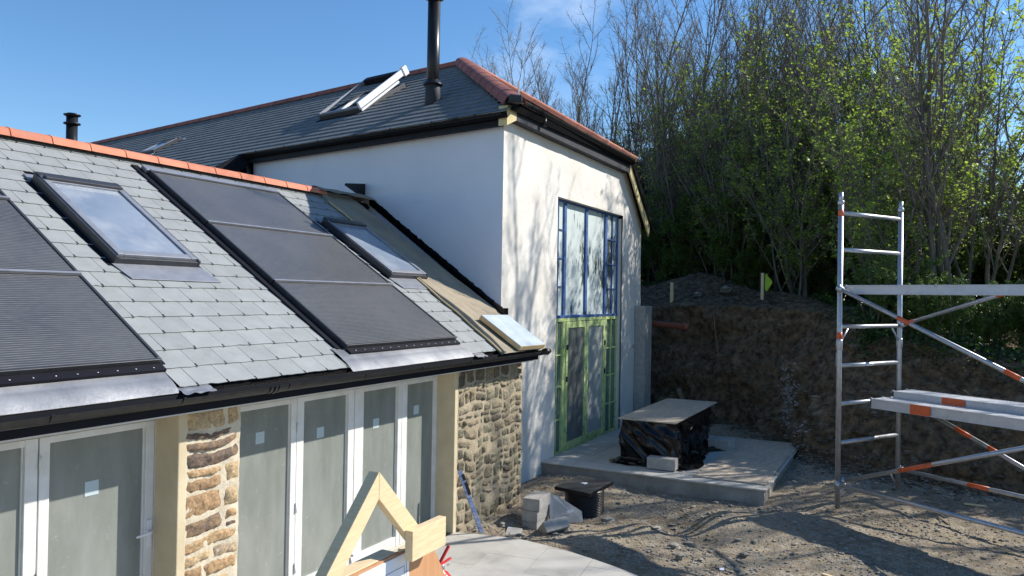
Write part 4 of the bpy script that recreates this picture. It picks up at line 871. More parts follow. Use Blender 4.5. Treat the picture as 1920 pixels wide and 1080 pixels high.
mb.grid(skirt2,60,16,0,.5)
part('loose_plastic_skirt',mb,M['plastic'],st)
mb=MB(); 
def flap(u,v):
    x=13.05+2.2*u; y=3.50-.10*v-.05*math.sin(u*7)*v; z=.935-.30*v*(.35+.9*abs(noise.noise(V(x*1.4,0,12))))+.012*noise.noise(V(x*8,v*5,0)); return (x,y,z)
mb.grid(flap,70,14,0,.5); part('plastic_flap',mb,M['plastic'],st)
def block(c,rz,size=(.44,.215,.10),tilt=(0,0),l='',m='concrete',name='concrete_block',cat='concrete block',g='concrete blocks'):
    mb=MB(); Rm=Matrix.Rotation(rz,3,'Z')@Matrix.Rotation(tilt[0],3,'X')@Matrix.Rotation(tilt[1],3,'Y'); a,b,c_=size
    mb.box(c,Rm@X_,Rm@Y_,Rm@Z_,(-a/2,a/2),(-b/2,b/2),(0,c_)); return single(name,mb,M[m],l,cat,g,bev=.006)
block((12.58,3.66,.20),rad(91),(.48,.2,.19),l='concrete block on edge in front of the black wrapped stack')
block((14.9,3.18,.205),rad(80),(.4,.36,.19),l='concrete block holding down the plastic at the far side of the stack')
# stacked blocks by the rubble wall
cx_,cy_=9.66,4.62
block((9.66,4.60,-.20),rad(4),(.46,.215,.165),l='bottom block of the three block stack by the rubble wall')
block((9.66,4.60,-.033),rad(3),(.45,.23,.15),l='middle block of the three block stack by the rubble wall')
block((9.67,4.59,.12),rad(5),(.46,.245,.165),l='top block of the three block stack by the rubble wall')
block((9.42,4.20,-.13),rad(50),(.36,.34,.15),(rad(-8),rad(36)),l='tilted concrete block leaning against the block stack')
block((9.05,4.63,-.09),rad(20),(.26,.2,.03),(rad(4),rad(-5)),l='thin broken slab fragment lying beside the patio edge',name='slab_fragment',cat='slab fragment',g='fragments')
# clear sheet leaning behind
mb=MB(); mb.prism([(9.75,4.42,-.12),(10.05,4.05,-.10),(10.12,4.10,.02),(10.0,4.42,.22),(9.92,4.52,.26)],V(.006,.006,.0)); pl=single('plastic_bag',mb,M['clear'],'crumpled clear plastic packet with a small white sticker behind the blocks','packet')
mb=MB(); mb.box((9.985,4.225,.03),V(.45,-.6,.1).normalized(),V(0,0,1),V(-.75,-.6,0).normalized(),(-.045,.045),(-.015,.015),(.0,.004)); 
o=bpy.data.objects.new('white_sticker',mb.mesh('white_sticker',M['paper'],Vector(pl.location))); COL.objects.link(o); o.parent=pl
# inspection chamber
ch=thing('inspection_chamber',(10.72,4.30,-.15),'round ribbed black plastic inspection chamber with a square cover','inspection chamber')
mb=MB(); pr=[(.24,-.25)]
zz=-.2
while zz<.2: pr+=[(.292,zz),(.292,zz+.013),(.28,zz+.016),(.28,zz+.021)]; zz+=.024
mb.lathe((10.66,4.28,0),pr,40); part('ribbed_shaft',mb,M['black'],ch)
mb=MB(); ca,sa=math.cos(rad(-7)),math.sin(rad(-7)); ax=V(ca,sa,.05).normalized(); ay=V(-sa,ca,.02).normalized(); az=ax.cross(ay)
mb.box((10.72,4.31,.20),ax,ay,az,(-.36,.36),(-.30,.30),(0,.055)); ld=part('cover_frame',mb,M['black'],ch,bev=.006)
mb=MB()
for i in range(28):
    for j in range(22):
        cx=-.33+i*.0243; cy=-.262+j*.0248; mb.box((10.72,4.31,.255),ax,ay,az,(cx-.008,cx+.008),(cy-.006,cy+.006),(-.004,.005))
mb.box((10.72,4.31,.255),ax,ay,az,(-.35,.35),(-.29,.29),(-.01,.0005)); part('cover_lid',mb,M['lidgrey'],ld)
mb=MB(); mb.prism([Vector((10.72,4.31,.262))+ax*a+ay*b for a,b in ((-.05,-.03),(.02,-.05),(.06,-.01),(.02,.03),(-.03,.05),(-.02,.01))],az*.004); part('mortar_splash',mb,M['paper'],ld)
# ================================================================= PILLAR, PEGS, PIPE
mb=MB(); mb.wbox((17.0,17.52),(5.40,5.648),(-.2,2.87)); single('concrete_pillar',mb,M['concrete'],'grey cast concrete pillar at the far corner of the barn gable','pillar',bev=.01)
def peg(x,y,h,l,lean=0):
    z=hz(x,y,2.9); mb=MB(); mb.bar((x,y,z-.2),(x+lean,y,z+h),.075,.075,up=X_); return single('wooden_peg',mb,M['timber'],l,'peg',group='wooden marker pegs',bev=.003),z
p1,z1=peg(19.55,5.50,.5,'short wooden marker peg on the bank nearer the barn')
p2,z2=peg(20.1,3.33,.66,'wooden marker peg with a yellow cloth on the bank edge',.03)
mb=MB(); mb.grid(lambda u,v:(20.06+.02*math.sin(v*5)+.02*u,3.29-.19*u*(.5+.4*math.sin(v*3))-.03,z2+.60-.36*v+.05*math.sin(u*5+v*3)),10,14,0,.5); o=single('yellow_cloth',mb,M['hivis'],'bright yellow green cloth hanging on the right wooden peg','cloth'); md=o.modifiers.new('thick','SOLIDIFY'); md.thickness=.012
mb=MB()
a_=V(17.75,5.95,2.48);b_=V(18.35,4.85,2.38); d_=(b_-a_).normalized(); 
mb.lathe(a_,[(.075,0),(.075,(b_-a_).length),(.082,(b_-a_).length),(.082,(b_-a_).length+.1),(.066,(b_-a_).length+.1),(.066,.1)],20,axis=d_); single('drain_pipe',mb,M['orangepipe'],'broken orange clay coloured drain pipe sticking out of the bank','pipe')
mb=MB(); mb.tube([(19.8,4.6,3.0),(19.0,4.3,2.75),(18.6,4.15,2.2),(18.25,4.0,1.75)],.012,5); mb.tube([(18.25,4.0,1.75),(18.2,3.98,.9)],.006,4); mb.tube([(18.3,4.2,1.82),(18.22,4.0,1.72),(18.2,3.85,1.76)],.014,5); single('string_line',mb,M['root'],'stick and string hanging down the face of the bank','string')
for i,(x,y,z,dx,dy,dz,l) in enumerate([(18.4,5.2,1.9,-.25,-.3,-.2,'pale root poking out of the bank below the orange pipe'),(18.1,4.9,.9,-.1,-.5,-.9,'thick twisted root on the bank beside the pillar'),(16.9,2.3,1.8,-.3,-.4,-.1,'thin root poking from the bank above the terrace end'),(15.3,.6,1.75,-.3,-.3,.15,'dry root on the bank behind the scaffold'),(14.9,-.8,1.6,-.2,-.3,-.3,'dangling root on the bank right of the scaffold posts')]):
    mb=MB(); rr=random.Random(i); P=[V(x,y,z)]; d=V(dx,dy,dz)
    for k in range(7): P.append(P[-1]+d*.22+V(rr.uniform(-.05,.05),rr.uniform(-.05,.05),rr.uniform(-.05,.05)))
    mb.tube(P,[(.07 if i==1 else .016)*(1-.11*k) for k in range(8)],6); single('root',mb,M['root'],l,'root')
# ================================================================= INSULATION BOARD, LEVEL
mb=MB(); f=FL; a0=(9.50,vY(4.90)); 
ux=V(.9975,0,0)+f[2]*-.02; ux.normalize(); uy=(f[2]-ux*f[2].dot(ux)).normalized(); un=ux.cross(uy); O=fp(f,9.50,vY(4.86),.055)
mb.box(O,ux,uy,un,(0,.78),(0,.78),(0,.07),0); ib=single('insulation_board',mb,M['pir'],'foil faced insulation board lying on the felt at the roof corner','insulation board',bev=.004)
mb=MB(); mb.box(O,ux,uy,un,(.004,.776),(.004,.776),(.0705,.073)); mb2=mb; o=bpy.data.objects.new('foil_face',mb.mesh('foil_face',M['foil'],Vector(ib.location))); COL.objects.link(o); o.parent=ib
lv=V(8.60,4.86,.0); lt=V(8.42,5.10,.80); mb=MB(); mb.bar(lv,lt,.028,.055,up=V(.8,-.6,0)); sl_=single('spirit_level',mb,M['bluelevel'],'worn blue spirit level leaning against the rubble wall','spirit level',bev=.003)
dd=(lt-lv).normalized(); sd_=dd.cross(V(.8,-.6,0)).normalized(); uu=sd_.cross(dd)
mb=MB(); mb.box(lv+dd*.52,dd,sd_,uu,(0,.17),(-.016,.016),(.0,.039)); o=bpy.data.objects.new('vial_window',mb.mesh('vial_window',M['dark'],Vector(sl_.location))); COL.objects.link(o); o.parent=sl_
mb=MB(); mb.box(lv+dd*.0,dd,sd_,uu,(.72,.80),(-.016,.016),(.0,.039)); o=bpy.data.objects.new('end_cap',mb.mesh('end_cap',M['black'],Vector(sl_.location))); COL.objects.link(o); o.parent=sl_
# ================================================================= TIMBER SITE STAND, EXTINGUISHER
Ys=2.28; sd2=thing('site_board_stand',(3.0,Ys,0),'new timber A shaped stand carrying a plywood notice board with drawings','notice board stand')
def Q(x,z,y=Ys): return V(x,y,z)
mb=MB(); mb.prism([Q(3.015,2.185),Q(.963,.02),Q(1.09,.02),Q(3.015,2.052)],(0,.062,0)); part('leg',mb,M['timber'],sd2,bev=.003)
mb=MB(); mb.prism([Q(3.0165,2.185),Q(3.0165,2.052),Q(3.345,1.72),Q(3.478,1.72)],(0,.045,0)); part('rafter',mb,M['timber'],sd2,bev=.003)
for xx in (3.40,1.95): mb=MB(); mb.wbox((xx,xx+.045),(Ys+.071,Ys+.16),(0,1.679)); part('post',mb,M['timber'],sd2,bev=.003)
mb=MB(); mb.box(Q(3.235,1.69,Ys-.05),V(1,0,0),Y_,Z_,(0,.315),(0,.047),(0,.155)); part('crosspiece',mb,M['timberx'],sd2,bev=.003)
mb=MB(); mb.prism([Q(1.75,1.712,Ys+.052),Q(3.22,1.712,Ys+.052),Q(3.56,1.69,Ys+.052),Q(3.88,1.20,Ys+.052),Q(3.95,.75,Ys+.052),Q(1.75,.75,Ys+.052)],(0,.018,0)); bd=part('notice_board',mb,M['plyorange'],sd2)
mb=MB(); mb.wbox((1.75,3.26),(Ys+.071,Ys+.16),(1.680,1.716)); part('top_rail',mb,M['timberx'],sd2,bev=.003)
mb=MB(); mb.wbox((2.93,3.345),(Ys+.045,Ys+.051),(.9,1.70)); p_=part('drawing',mb,M['paper'],bd)
mb=MB(); mb.wbox((2.20,2.925),(Ys+.045,Ys+.051),(.9,1.692)); p3=part('drawing',mb,M['paper'],bd)
mb=MB()
for (a,b,c,d) in ((3.318,3.320,1.0,1.69),(3.30,3.3015,1.0,1.64),(2.97,3.30,1.635,1.637),(3.302,3.34,1.60,1.6015),(3.302,3.34,1.56,1.5615),(3.302,3.34,1.50,1.5015),(2.35,2.8,1.66,1.6615),(2.35,2.352,1.2,1.66),(2.8,2.802,1.2,1.66)): mb.wbox((a,b),(Ys+.0435,Ys+.045),(c,d))
part('drawing_lines',mb,M['ink'],bd)
mb=MB(); mb.wbox((2.84,2.88),(Ys+.0435,Ys+.045),(1.60,1.615)); part('red_mark',mb,M['redplastic'],bd)
for (x,z) in ((2.905,1.675),(2.95,1.68)): mb=MB(); mb.lathe((x,Ys+.045,z),[(.007,0),(.006,.006),(.003,.008)],10,axis=V(0,-1,0)); part('pin',mb,M['hook'],bd)
ex=thing('fire_extinguisher',(3.71,2.42,.9),'red fire extinguisher hanging on the right edge of the notice board','fire extinguisher')
mb=MB(); mb.lathe((3.72,2.40,0),[(.05,.98),(.072,1.0),(.075,1.04),(.075,1.38),(.068,1.425),(.045,1.455),(.025,1.465),(.022,1.48)],28); part('cylinder',mb,M['redpaint'],ex)
mb=MB(); mb.lathe((3.72,2.40,0),[(.02,1.475),(.024,1.478),(.024,1.50),(.018,1.505)],16); mb.tube([(3.72,2.40,1.49),(3.735,2.385,1.50)],.012,8); part('valve',mb,M['charlite'],ex)
mb=MB(); mb.tube([(3.68,2.38,1.465),(3.655,2.36,1.475)],[.022,.02],12); part('safety_cap',mb,M['redplastic'],ex)
mb=MB(); mb.bar((3.70,2.40,1.505),(3.775,2.38,1.60),.022,.010); mb.bar((3.70,2.40,1.50),(3.79,2.375,1.525),.02,.008); part('handle',mb,M['redplastic'],ex,bev=.003)
mb=MB(); mb.tube([(3.70,2.42,1.49),(3.64,2.43,1.5),(3.60,2.42,1.44),(3.615,2.40,1.3),(3.63,2.39,1.15)],.009,8); part('hose',mb,M['black'],ex)
mb=MB(); mb.tube([(3.745,2.375,1.495),(3.762,2.365,1.51),(3.775,2.37,1.495),(3.76,2.38,1.485)],.002,5); part('pin_ring',mb,M['alu'],ex)
ex.location.x+=.05; ex.location.z-=.015
# ================================================================= SCAFFOLD TOWER
sc=thing('scaffold_tower',(12.2,-.4,.05),'aluminium scaffold tower with ladder end frame and orange marked braces','scaffold')
A=V(12.17,.92,.03); Bf=V(13.45,.15,.12); T=V(-.54,-.842,0).normalized(); tb=.038
def frame(off):
    a=A+T*off; b=Bf+T*off
    mb=MB(); 
    for p,zt in ((a,4.65),(b,4.63)): mb.tube([p,V(p.x,p.y,zt-.17)],tb,12); mb.tube([V(p.x,p.y,zt-.17),V(p.x,p.y,zt)],.031,12)
    o=part('end_frame',mb,M['alu'],sc)
    for z in (4.35,3.81,3.25,2.68,2.11,1.55,.98):
        g=MB(); g.tube([V(a.x,a.y,z),V(b.x,b.y,z+.005)],.031,12); part('rung',g,M['alu'],o)
    g=MB()
    for p,q in ((a,b),(b,a)):
        d=(q-p); d.z=0; d.normalize()
        for zz,s in ((2.68,-1),(.42,-1)): g.tube([V(p.x,p.y,zz+s*.26),V(p.x,p.y,zz)+d*.22],.015,8)
    part('gusset',g,M['alu'],o)
    for p in (a,b):
        for z in (2.34,4.47):
            g=MB(); g.lathe((p.x,p.y,z),[(.041,0),(.046,.01),(.046,.13 if z<3 else .05),(.041,.15 if z<3 else .06)],14); part('joint_collar',g,M['alu'],o)
    for p,z in ((a,4.30),(a,2.50)):
        g=MB(); g.lathe((p.x,p.y,z),[(.0388,0),(.0388,.10)],14); part('orange_band',g,M['orange'],o)
    g=MB(); g.box((a.x,a.y,2.1),(b-a).normalized(),T,Z_,(-.02,.02),(-.040,-.037),(0,.2)); part('label_sticker',g,M['paper'],o)
    return o
frame(0); frame(3.05)
def brace(p,q,bands=()):
    p=Vector(p);q=Vector(q); d=(q-p); L=d.length; d.normalize(); g=MB(); g.tube([p,q],.030,12); o=part('brace',g,M['alu'],sc)
    for a,b in bands: g=MB(); g.tube([p+d*a,p+d*b],.0308,12); part('orange_band',g,M['orange'],o)
    for e,s in ((p,1),(q,-1)):
        g=MB(); g.tube([e-d*.0*s+d*s*-.03,e+d*s*.06],.044,10); g.tube([e+V(0,0,.055),e-V(0,0,.055)],.022,8); part('clamp',g,M['alu'],o)
def at(P,z,off=0): return V(P.x+T.x*off,P.y+T.y*off,z)
sh=V(-.045,.03,0)
brace(at(A,3.24,.03)+sh,at(A,1.95,3.02)+sh,((1.0,1.2),(2.5,2.7)))
brace(at(Bf,2.70,.03),at(Bf,3.68,3.02),((.12,.22),(1.5,1.75)))
brace(at(Bf,1.60,.05)+V(-.05,.03,0),at(Bf,.35,3.02)+V(-.05,.03,0),((.95,1.2),(1.45,1.62)))
brace(at(A,.40,.03)+V(.04,-.03,.03),at(A,1.55,3.02)+V(.04,-.03,0),((.95,1.45),))
brace(at(A,.39,.03)+sh,at(A,.37,3.02)+sh,())
brace(at(Bf,.45,.03),at(Bf,.43,3.02),((1.05,1.35),))
Wd_=(Bf-A); Wd_.z=0; Wl=Wd_.length; Wd_.normalize()
def deck(w0,w1,z,th,off,L,l,bands=()):
    O=A+Wd_*w0+T*off; O.z=z; W2=w1-w0
    root=thing('deck_platform',O,l,'deck','decking platforms on the scaffold')
    g=MB(); g.box(O,T,Wd_,Z_,(0,L),(0,.03),(-th,0)); g.box(O,T,Wd_,Z_,(0,L),(W2-.03,W2),(-th,0)); g.box(O,T,Wd_,Z_,(0,L),(-.012,0),(-.018,.0)); g.box(O,T,Wd_,Z_,(0,L),(-.014,0),(-th,-th+.018)); g.box(O,T,Wd_,Z_,(0,.03),(.03,W2-.03),(-th,0)); g.box(O,T,Wd_,Z_,(L-.03,L),(.03,W2-.03),(-th,0)); part('side_beam',g,M['alubeam'],root,bev=.002)
    g=MB(); g.box(O,T,Wd_,Z_,(.03,L-.03),(.03,W2-.03),(-.02,-.004)); 
    k=.04
    while k<L-.05: g.box(O,T,Wd_,Z_,(k,k+.006),(.035,W2-.035),(-.004,.0)); k+=.05
    part('deck_board',g,M['ply'] if False else M['alubeam'],root)
    for a,b in bands: g=MB(); g.box(O,T,Wd_,Z_,(a,b),(-.0160,-.0142),(-th+.003,-.003)); part('orange_band',g,M['orange'],root)
    for w in (.06,W2-.06): g=MB(); g.tube([O+Wd_*w+V(0,0,-.03)-T*.0,O+Wd_*w+V(0,0,.0)-T*.05,O+Wd_*w+V(0,0,-.035)-T*.085],.014,8); part('hook',g,M['alu'],root)
deck(.70,1.12,1.60,.145,.06,2.95,'lower decking platform hooked on the middle rung, nearer side',((.62,.92),))
deck(1.14,1.62,1.70,.125,.14,2.95,'raised decking platform lying just beyond the lower one',((.75,1.08),))
deck(.08,.62,3.29,.13,.05,2.95,'upper decking platform at head height seen edge on')
R=random.Random(15); mb=MB()
for i in range(900):
    x=R.uniform(19.6,24); y=R.uniform(2.0,7.5); z=hz(x,y,-9)
    if z<0: continue
    stone_mesh(mb,(x,y,z+.01),R.uniform(.015,.05) if R.random()<.93 else R.uniform(.05,.11),R)
single('spoil_stones',mb,M['bankstone'],kind='stuff')
# ================================================================= TREES
def rndv(R,s=1): return V(R.uniform(-s,s),R.uniform(-s,s),R.uniform(-s,s))
def leafquad(mb,p,s,R,mi,droop=0):
    n=rndv(R).normalized(); 
    if n.z<0: n=-n
    n=(n+V(0,0,.5)).normalized(); a=n.orthogonal().normalized(); b=n.cross(a); t=R.uniform(0,6.28); a,b=a*math.cos(t)+b*math.sin(t),b*math.cos(t)-a*math.sin(t)
    k=R.uniform(-.25,.1)*s
    mb.add([p-a*s*.5,p-b*s*.42+n*k*.2,p+a*s*.55,p+b*s*.42+n*k],[(0,1,2,3)],mi,R.random())
def tree_mesh(seed,H,stems,lean,leaf=None,nleaf=0,lsize=.055,lz=(0,1),ivy=0,dens=1.0,upright=.75,r0=.07,crown_from=.3,blen=.28,wood='bark'):
    R=random.Random(seed); tr=MB(); cr=MB(); lf=MB(); tips=[]; ivyp=[]
    for s in range(stems):
        a=2*math.pi*(s+R.random()*.6)/stems; ln=lean*R.uniform(.5,1.15); h=H*R.uniform(.72,1.0) if s else H
        p=V(math.cos(a)*.12*stems**.5*R.random(),math.sin(a)*.12*stems**.5*R.random(),-.25); d=V(math.cos(a)*ln,math.sin(a)*ln,1).normalized()
        pts=[p];rs=[];n=int(h/.38); r=r0*R.uniform(.6,1.1)
        for k in range(n):
            d=(d+rndv(R,.10)+V(0,0,.035*(upright+.3))).normalized(); p=p+d*(h/n); pts.append(p)
        rs=[max(.006,r*(1-(k/n))**.85+.004) for k in range(n+1)]
        tr.tube(pts,rs,6,0,.5,cap=False)
        if ivy: ivyp+= [pts[k] for k in range(n) if k/n<ivy]
        nb=int(13*dens*h/6)
        for b in range(nb):
            t=crown_from+(1-crown_from)*(b+R.random())/nb; k=min(n-1,int(t*n)); q=pts[k].lerp(pts[k+1],t*n-k); aa=R.uniform(0,6.28)
            L=h*blen*(1.15-t*.8)*R.uniform(.5,1.2); out=V(math.cos(aa),math.sin(aa),0); dd=(out*(1-upright*.62)+V(0,0,upright)+d*.2).normalized()
            bp=[q];m=max(3,int(L/.22)); 
            for j in range(m): dd=(dd+rndv(R,.17)+V(0,0,.06)).normalized(); bp.append(bp[-1]+dd*(L/m))
            br=max(.007,rs[k]*.5); tr.tube(bp,[br*(1-j/(m+.5))+.0035 for j in range(m+1)],4,0,.5,cap=False)
            nt_=int(L/.10*dens)+2
            for j in range(nt_):
                tt=R.uniform(.12,1); jj=min(m-1,int(tt*m)); o=bp[jj].lerp(bp[jj+1],tt*m-jj); d3=((bp[jj+1]-bp[jj]).normalized()*.55+rndv(R,.75)+V(0,0,.28)).normalized(); L3=R.uniform(.16,.55)*(1.1-tt*.5)
                m1=o+d3*L3*.5+rndv(R,.03); e=m1+(d3+rndv(R,.3)+V(0,0,.15)).normalized()*L3*.5
                cr.tube([o,m1,e],[.0055,.0038,.0018],3,0,.5,cap=False,smooth=False); tips.append(e);tips.append(m1)
                if R.random()<.8:
                    d4=(d3+rndv(R,.8)).normalized(); e2=m1+d4*L3*.45; cr.tube([m1,e2],[.003,.0015],3,0,.5,cap=False,smooth=False); tips.append(e2)
    if nleaf:
        sel=[t for t in tips if lz[0]*H<=t.z<=lz[1]*H] or tips
        for i in range(nleaf):
            c=R.choice(sel)
            # leaves thin out with height, gather in sprays
            if R.random()<(c.z/H-.35)*1.15: continue
            for j in range(R.randint(2,6)): leafquad(lf,c+rndv(R,.10),lsize*R.uniform(.6,1.25),R,0)
    if ivy:
        for q in ivyp:
            for j in range(26): leafquad(lf,q+rndv(R,.22),.075*R.uniform(.6,1.2),R,1)
    return tr,cr,lf
TC=0
def tree_proto(name,seed,leafm=('leafspring','leafivy'),**k):
    tr,cr,lf=tree_mesh(seed,**k)
    return (name,tr.mesh('trunk',M['bark']),cr.mesh('twigs',M['twig']),lf.mesh('foliage',[M[leafm[0]],M[leafm[1]]]) if lf.v else None)
def plant(pr,x,y,label,group,cat='tree',s=1,rz=None,z=None,tilt=(0,0)):
    if y/x>.505: return None
    name,tm,cm,lm=pr; zz=hz(x,y,2.9) if z is None else z
    o=thing(name,(x,y,zz),label,cat,group); o.rotation_euler=(tilt[0],tilt[1],random.uniform(0,6.28) if rz is None else rz); o.scale=(s,s,s*random.uniform(.95,1.05))
    t=bpy.data.objects.new('trunk',tm) ; COL.objects.link(t); t.parent=o
    c=bpy.data.objects.new('crown',cm); COL.objects.link(c); c.parent=o
    if lm: l=bpy.data.objects.new('foliage',lm); COL.objects.link(l); l.parent=c
    return o
random.seed(12)
bare=[tree_proto('bare_tree',100+i,H=8.6+i*.7,stems=[2,4,3,5][i],lean=[.09,.20,.12,.26][i],dens=[1.25,1.1,1.2,1.0][i],upright=[.86,.74,.84,.7][i],r0=.06,crown_from=.16,blen=[.26,.32,.27,.34][i],leaf=1,nleaf=[0,150,60,260][i],lsize=.055,lz=(0,.65),ivy=[0,.25,0,.12][i]) for i in range(4)]
hazel=[tree_proto('leafing_tree',200+i,H=7.4+.6*i,stems=[7,6,8][i],lean=[.34,.42,.30][i],dens=1.15,upright=.55,r0=.042,crown_from=.08,blen=.36,nleaf=[1750,1400,2000][i],lsize=.085,lz=(.08,1)) for i in range(3)]
under=[tree_proto('understorey_shrub',300+i,leafm=('leafmid','leafivy'),H=3.6+.5*i,stems=6,lean=.42,dens=.8,upright=.5,r0=.028,crown_from=.06,blen=.42,nleaf=4200,lsize=.085,lz=(0,1)) for i in range(2)]
def evergreen(seed,W,H,n,ls=.10):
    R=random.Random(seed); tr=MB(); lf=MB(); cl=[]
    for i in range(46):
        a=R.uniform(0,6.28); h=R.uniform(.08,1); rr=W*math.sqrt(R.random())*(1-.55*max(0,h-.35)); cl.append((V(math.cos(a)*rr,math.sin(a)*rr,h*H),R.uniform(.25,.6)))
    for k in range(4):
        p=V(0,0,-.2);P=[p];d=V(R.uniform(-.2,.2),R.uniform(-.2,.2),1)
        for j in range(8): d=(d+rndv(R,.15)).normalized(); p=p+d*H*.11; P.append(p)
        tr.tube(P,[.07*(1-j/9.5) for j in range(9)],6,0,.5,cap=False)
        for c,r_ in cl[k::6]: tr.tube([P[min(7,int(c.z/H*8))],P[min(7,int(c.z/H*8))].lerp(c,.5)+rndv(R,.1),c],[.02,.014,.006],4,0,.5,cap=False)
    for i in range(n):
        c,r_=R.choice(cl); q=rndv(R).normalized()*r_*R.random()**.35; q.z*=.75; leafquad(lf,c+q,ls*R.uniform(.6,1.25),R,0 if R.random()<.12 else 1)
    return tr,lf
ever=[]
for i in range(2):
    tr,lf=evergreen(400+i,1.7+.3*i,5.0+.8*i,17000); ever.append(('ivy_clad_tree',tr.mesh('trunk',M['bark']),lf.mesh('foliage',[M['leafmid'],M['leafivy']]),None))
# positions: t along the bank, d back from its lip
def bankpt(t,d):
    x,y=catm(BASE,t); x2,y2=catm(BASE,t+.02); tx,ty=x2-x,y2-y; L=math.hypot(tx,ty); nx_,ny_=-ty/L,tx/L
    if nx_-.3*ny_<0: nx_,ny_=-nx_,-ny_
    fa=rad(62-118*t/nB); fx,fy=math.cos(fa),math.sin(fa); d=d+.95*min(1,max(0,(t-4.0)/1.2)); m_=min(1,max(0,(d-1.4)/4)); return x+(nx_*(1-m_)+fx*m_)*d,y+(ny_*(1-m_)+fy*m_)*d
def jit(a): return random.uniform(-a,a)
GB='bare trees in the wood above the bank'; GH='leafing trees along the top of the bank'; GE='ivy clad evergreens deeper in the wood'; GU='shrubs under the wood'
LB='tall bare grey tree with fine upright twigs in the wood above the bank'; LH='many stemmed tree with fresh green leaves along the bank top'; LE='dark ivy clad evergreen standing deeper in the wood'; LU='leafy green shrub growing under the trees of the wood'
# bare trees behind the barn and through the wood
for i in range(22):
    t=.7+ i*.3+jit(.1); x,y=bankpt(t,5.5+random.uniform(0,4.5)); plant(random.choice(bare),x,y,LB,GB,s=random.uniform(.86,1.14))
for i in range(34):
    t=.8+ i*.2+jit(.1); x,y=bankpt(t,8.5+random.uniform(0,8)); plant(random.choice(bare),x,y,LB,GB,s=random.uniform(.95,1.2))
# leafing trees on the right
for t,d,s in [(5.45,1.6,.9),(6.15,4.4,.95),(5.1,5.2,.95),(5.6,6.6,1.05),(6.3,7.2,1.1),(6.9,3.2,.9),(7.0,6.4,1.15),(4.5,7.2,.95),(4.1,8.2,.9),(6.6,9.5,1.2),(5.9,10.0,1.2),(7.5,8.6,1.2),(7.6,5.8,1.1),(8.15,7.0,1.1),(5.2,9.3,1.1),(7.2,10.5,1.25)]:
    x,y=bankpt(t,d); plant(random.choice(hazel),x+jit(.3),y+jit(.3),LH,GH,s=s*random.uniform(.92,1.08))
for t,d,s in [(7.25,2.0,1.1),(8.2,2.2,1.1),(7.7,3.4,.85),(8.8,3.0,.9),(9.2,4.5,.95),(10.0,3,.9)]:
    x,y=bankpt(t,d); plant(random.choice(bare),x,y,LB,GB,s=s)
# evergreens and shrubs closing the wood
for i in range(14):
    t=.8+i*.32+jit(.1); x,y=bankpt(t,9+random.uniform(0,3.5)); plant(ever[i%2],x,y,LE,GE,s=random.uniform(.75,1.0))
for i in range(22):
    t=.2+i*.4+jit(.1); x,y=bankpt(t,13.5+random.uniform(0,3)); plant(ever[i%2],x,y,LE,GE,s=random.uniform(.95,1.3) if t<5.6 else random.uniform(.7,.95))
for i in range(28):
    t=1.2+i*.3+jit(.1); x,y=bankpt(t,(5.6 if t<4.6 else 4.6)+random.uniform(0,3.4)); plant(under[i%2],x,y,LU,GU,'shrub',s=random.uniform(.45,.9) if t<4.6 else random.uniform(.5,.95))
for i in range(20):
    t=6.5+i*.17+jit(.08); x,y=bankpt(t,.5+random.uniform(0,1.5)); plant(under[i%2],x,y,'small leafy bush on the lip of the bank behind the scaffold','bushes on the lip of the bank','bush',s=random.uniform(.28,.42))
for i in range(16):
    t=6.0+i*.27+jit(.1); x,y=bankpt(t,8+random.uniform(0,4)); plant(ever[i%2],x,y,LE,GE,s=random.uniform(.5,.75))
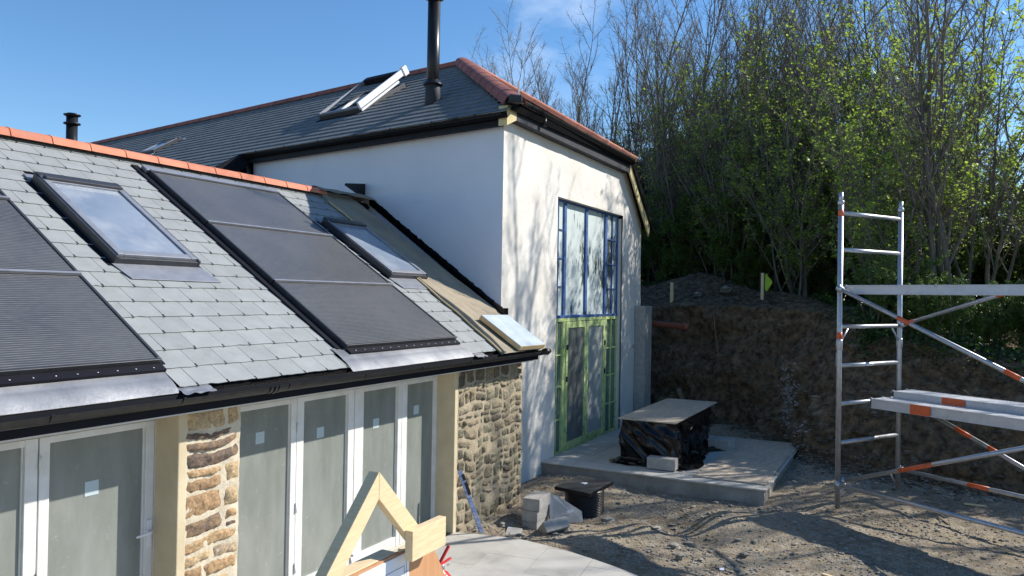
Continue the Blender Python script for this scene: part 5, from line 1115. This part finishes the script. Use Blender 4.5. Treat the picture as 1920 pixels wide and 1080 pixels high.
# low growth on the wood floor and hanging over the right hand lip
R=random.Random(5); mb=MB()
for i in range(26000):
    t=R.uniform(.8,10); 
    if t<4.7: d=4.6+R.random()**1.6*9
    else: d=.45+R.random()**1.5*8*(1 if t>5.4 else 1)+max(0,5.4-t)*3.5
    x,y=bankpt(t,d); 
    if nz3(x,y,.7,31)<-.12 and d>1: continue
    z=hz(x,y,-9)
    if z<0: continue
    leafquad(mb,V(x,y,z+R.uniform(.01,.26)*(.5+max(0,nz3(x,y,1.3,2))*1.6)),R.uniform(.04,.10),R,0 if R.random()<.55 else 1)
for i in range(2600):
    t=R.choice([5.3,5.9,6.6,7.2,7.9,8.6])+R.gauss(0,.22); d=.45-R.random()**2*.35; x,y=bankpt(t,d); h=catm([(k,0) for k in HT],t)[0]
    leafquad(mb,V(x-R.uniform(.0,.2),y,h+.05-R.random()**1.7*.8+R.uniform(-.05,.2)),R.uniform(.04,.09),R,0 if R.random()<.4 else 1)
single('undergrowth',mb,[M['leafherb'],M['leafivy']],kind='stuff')
# stones lying in and below the cut face of the bank
R=random.Random(9); mb=MB(); n_=0
while n_<2600:
    t=R.uniform(2.2,9.5); x,y=catm(BASE,t); h=catm([(k,0) for k in HT],t)[0]
    z=R.uniform(.2,h*.98) if R.random()<.55 else 0
    if z:
        nrm=V(-1,-.25,0).normalized(); hit=bvh.ray_cast(V(x,y,z)+nrm*2.5,-nrm,5)
        if hit[0] is None: continue
        stone_mesh(mb,hit[0],R.uniform(.012,.035) if R.random()<.9 else R.uniform(.04,.10),R)
    else:
        x2=x-abs(R.gauss(0,.35))-.1; y2=y+R.uniform(-.3,.3)
        if inT(x2,y2) or 10.5<x2<17.42 and y2>5.4: continue
        stone_mesh(mb,(x2,y2,max(gz(x2,y2),hz(x2,y2,-9))+.01),R.uniform(.012,.05),R)
    n_+=1
for i in range(420):
    t=5.55+R.gauss(0,.16); x,y=catm(BASE,t); z=.9+R.gauss(0,.32)
    nrm=V(-1,-.25,0).normalized(); hit=bvh.ray_cast(V(x,y,z)+nrm*2.5,-nrm,5)
    if hit[0] is None: continue
    stone_mesh(mb,hit[0],R.uniform(.012,.04),R,mi=1)
single('bank_rubble',mb,[M['bankstone'],M['chalk']],kind='stuff')
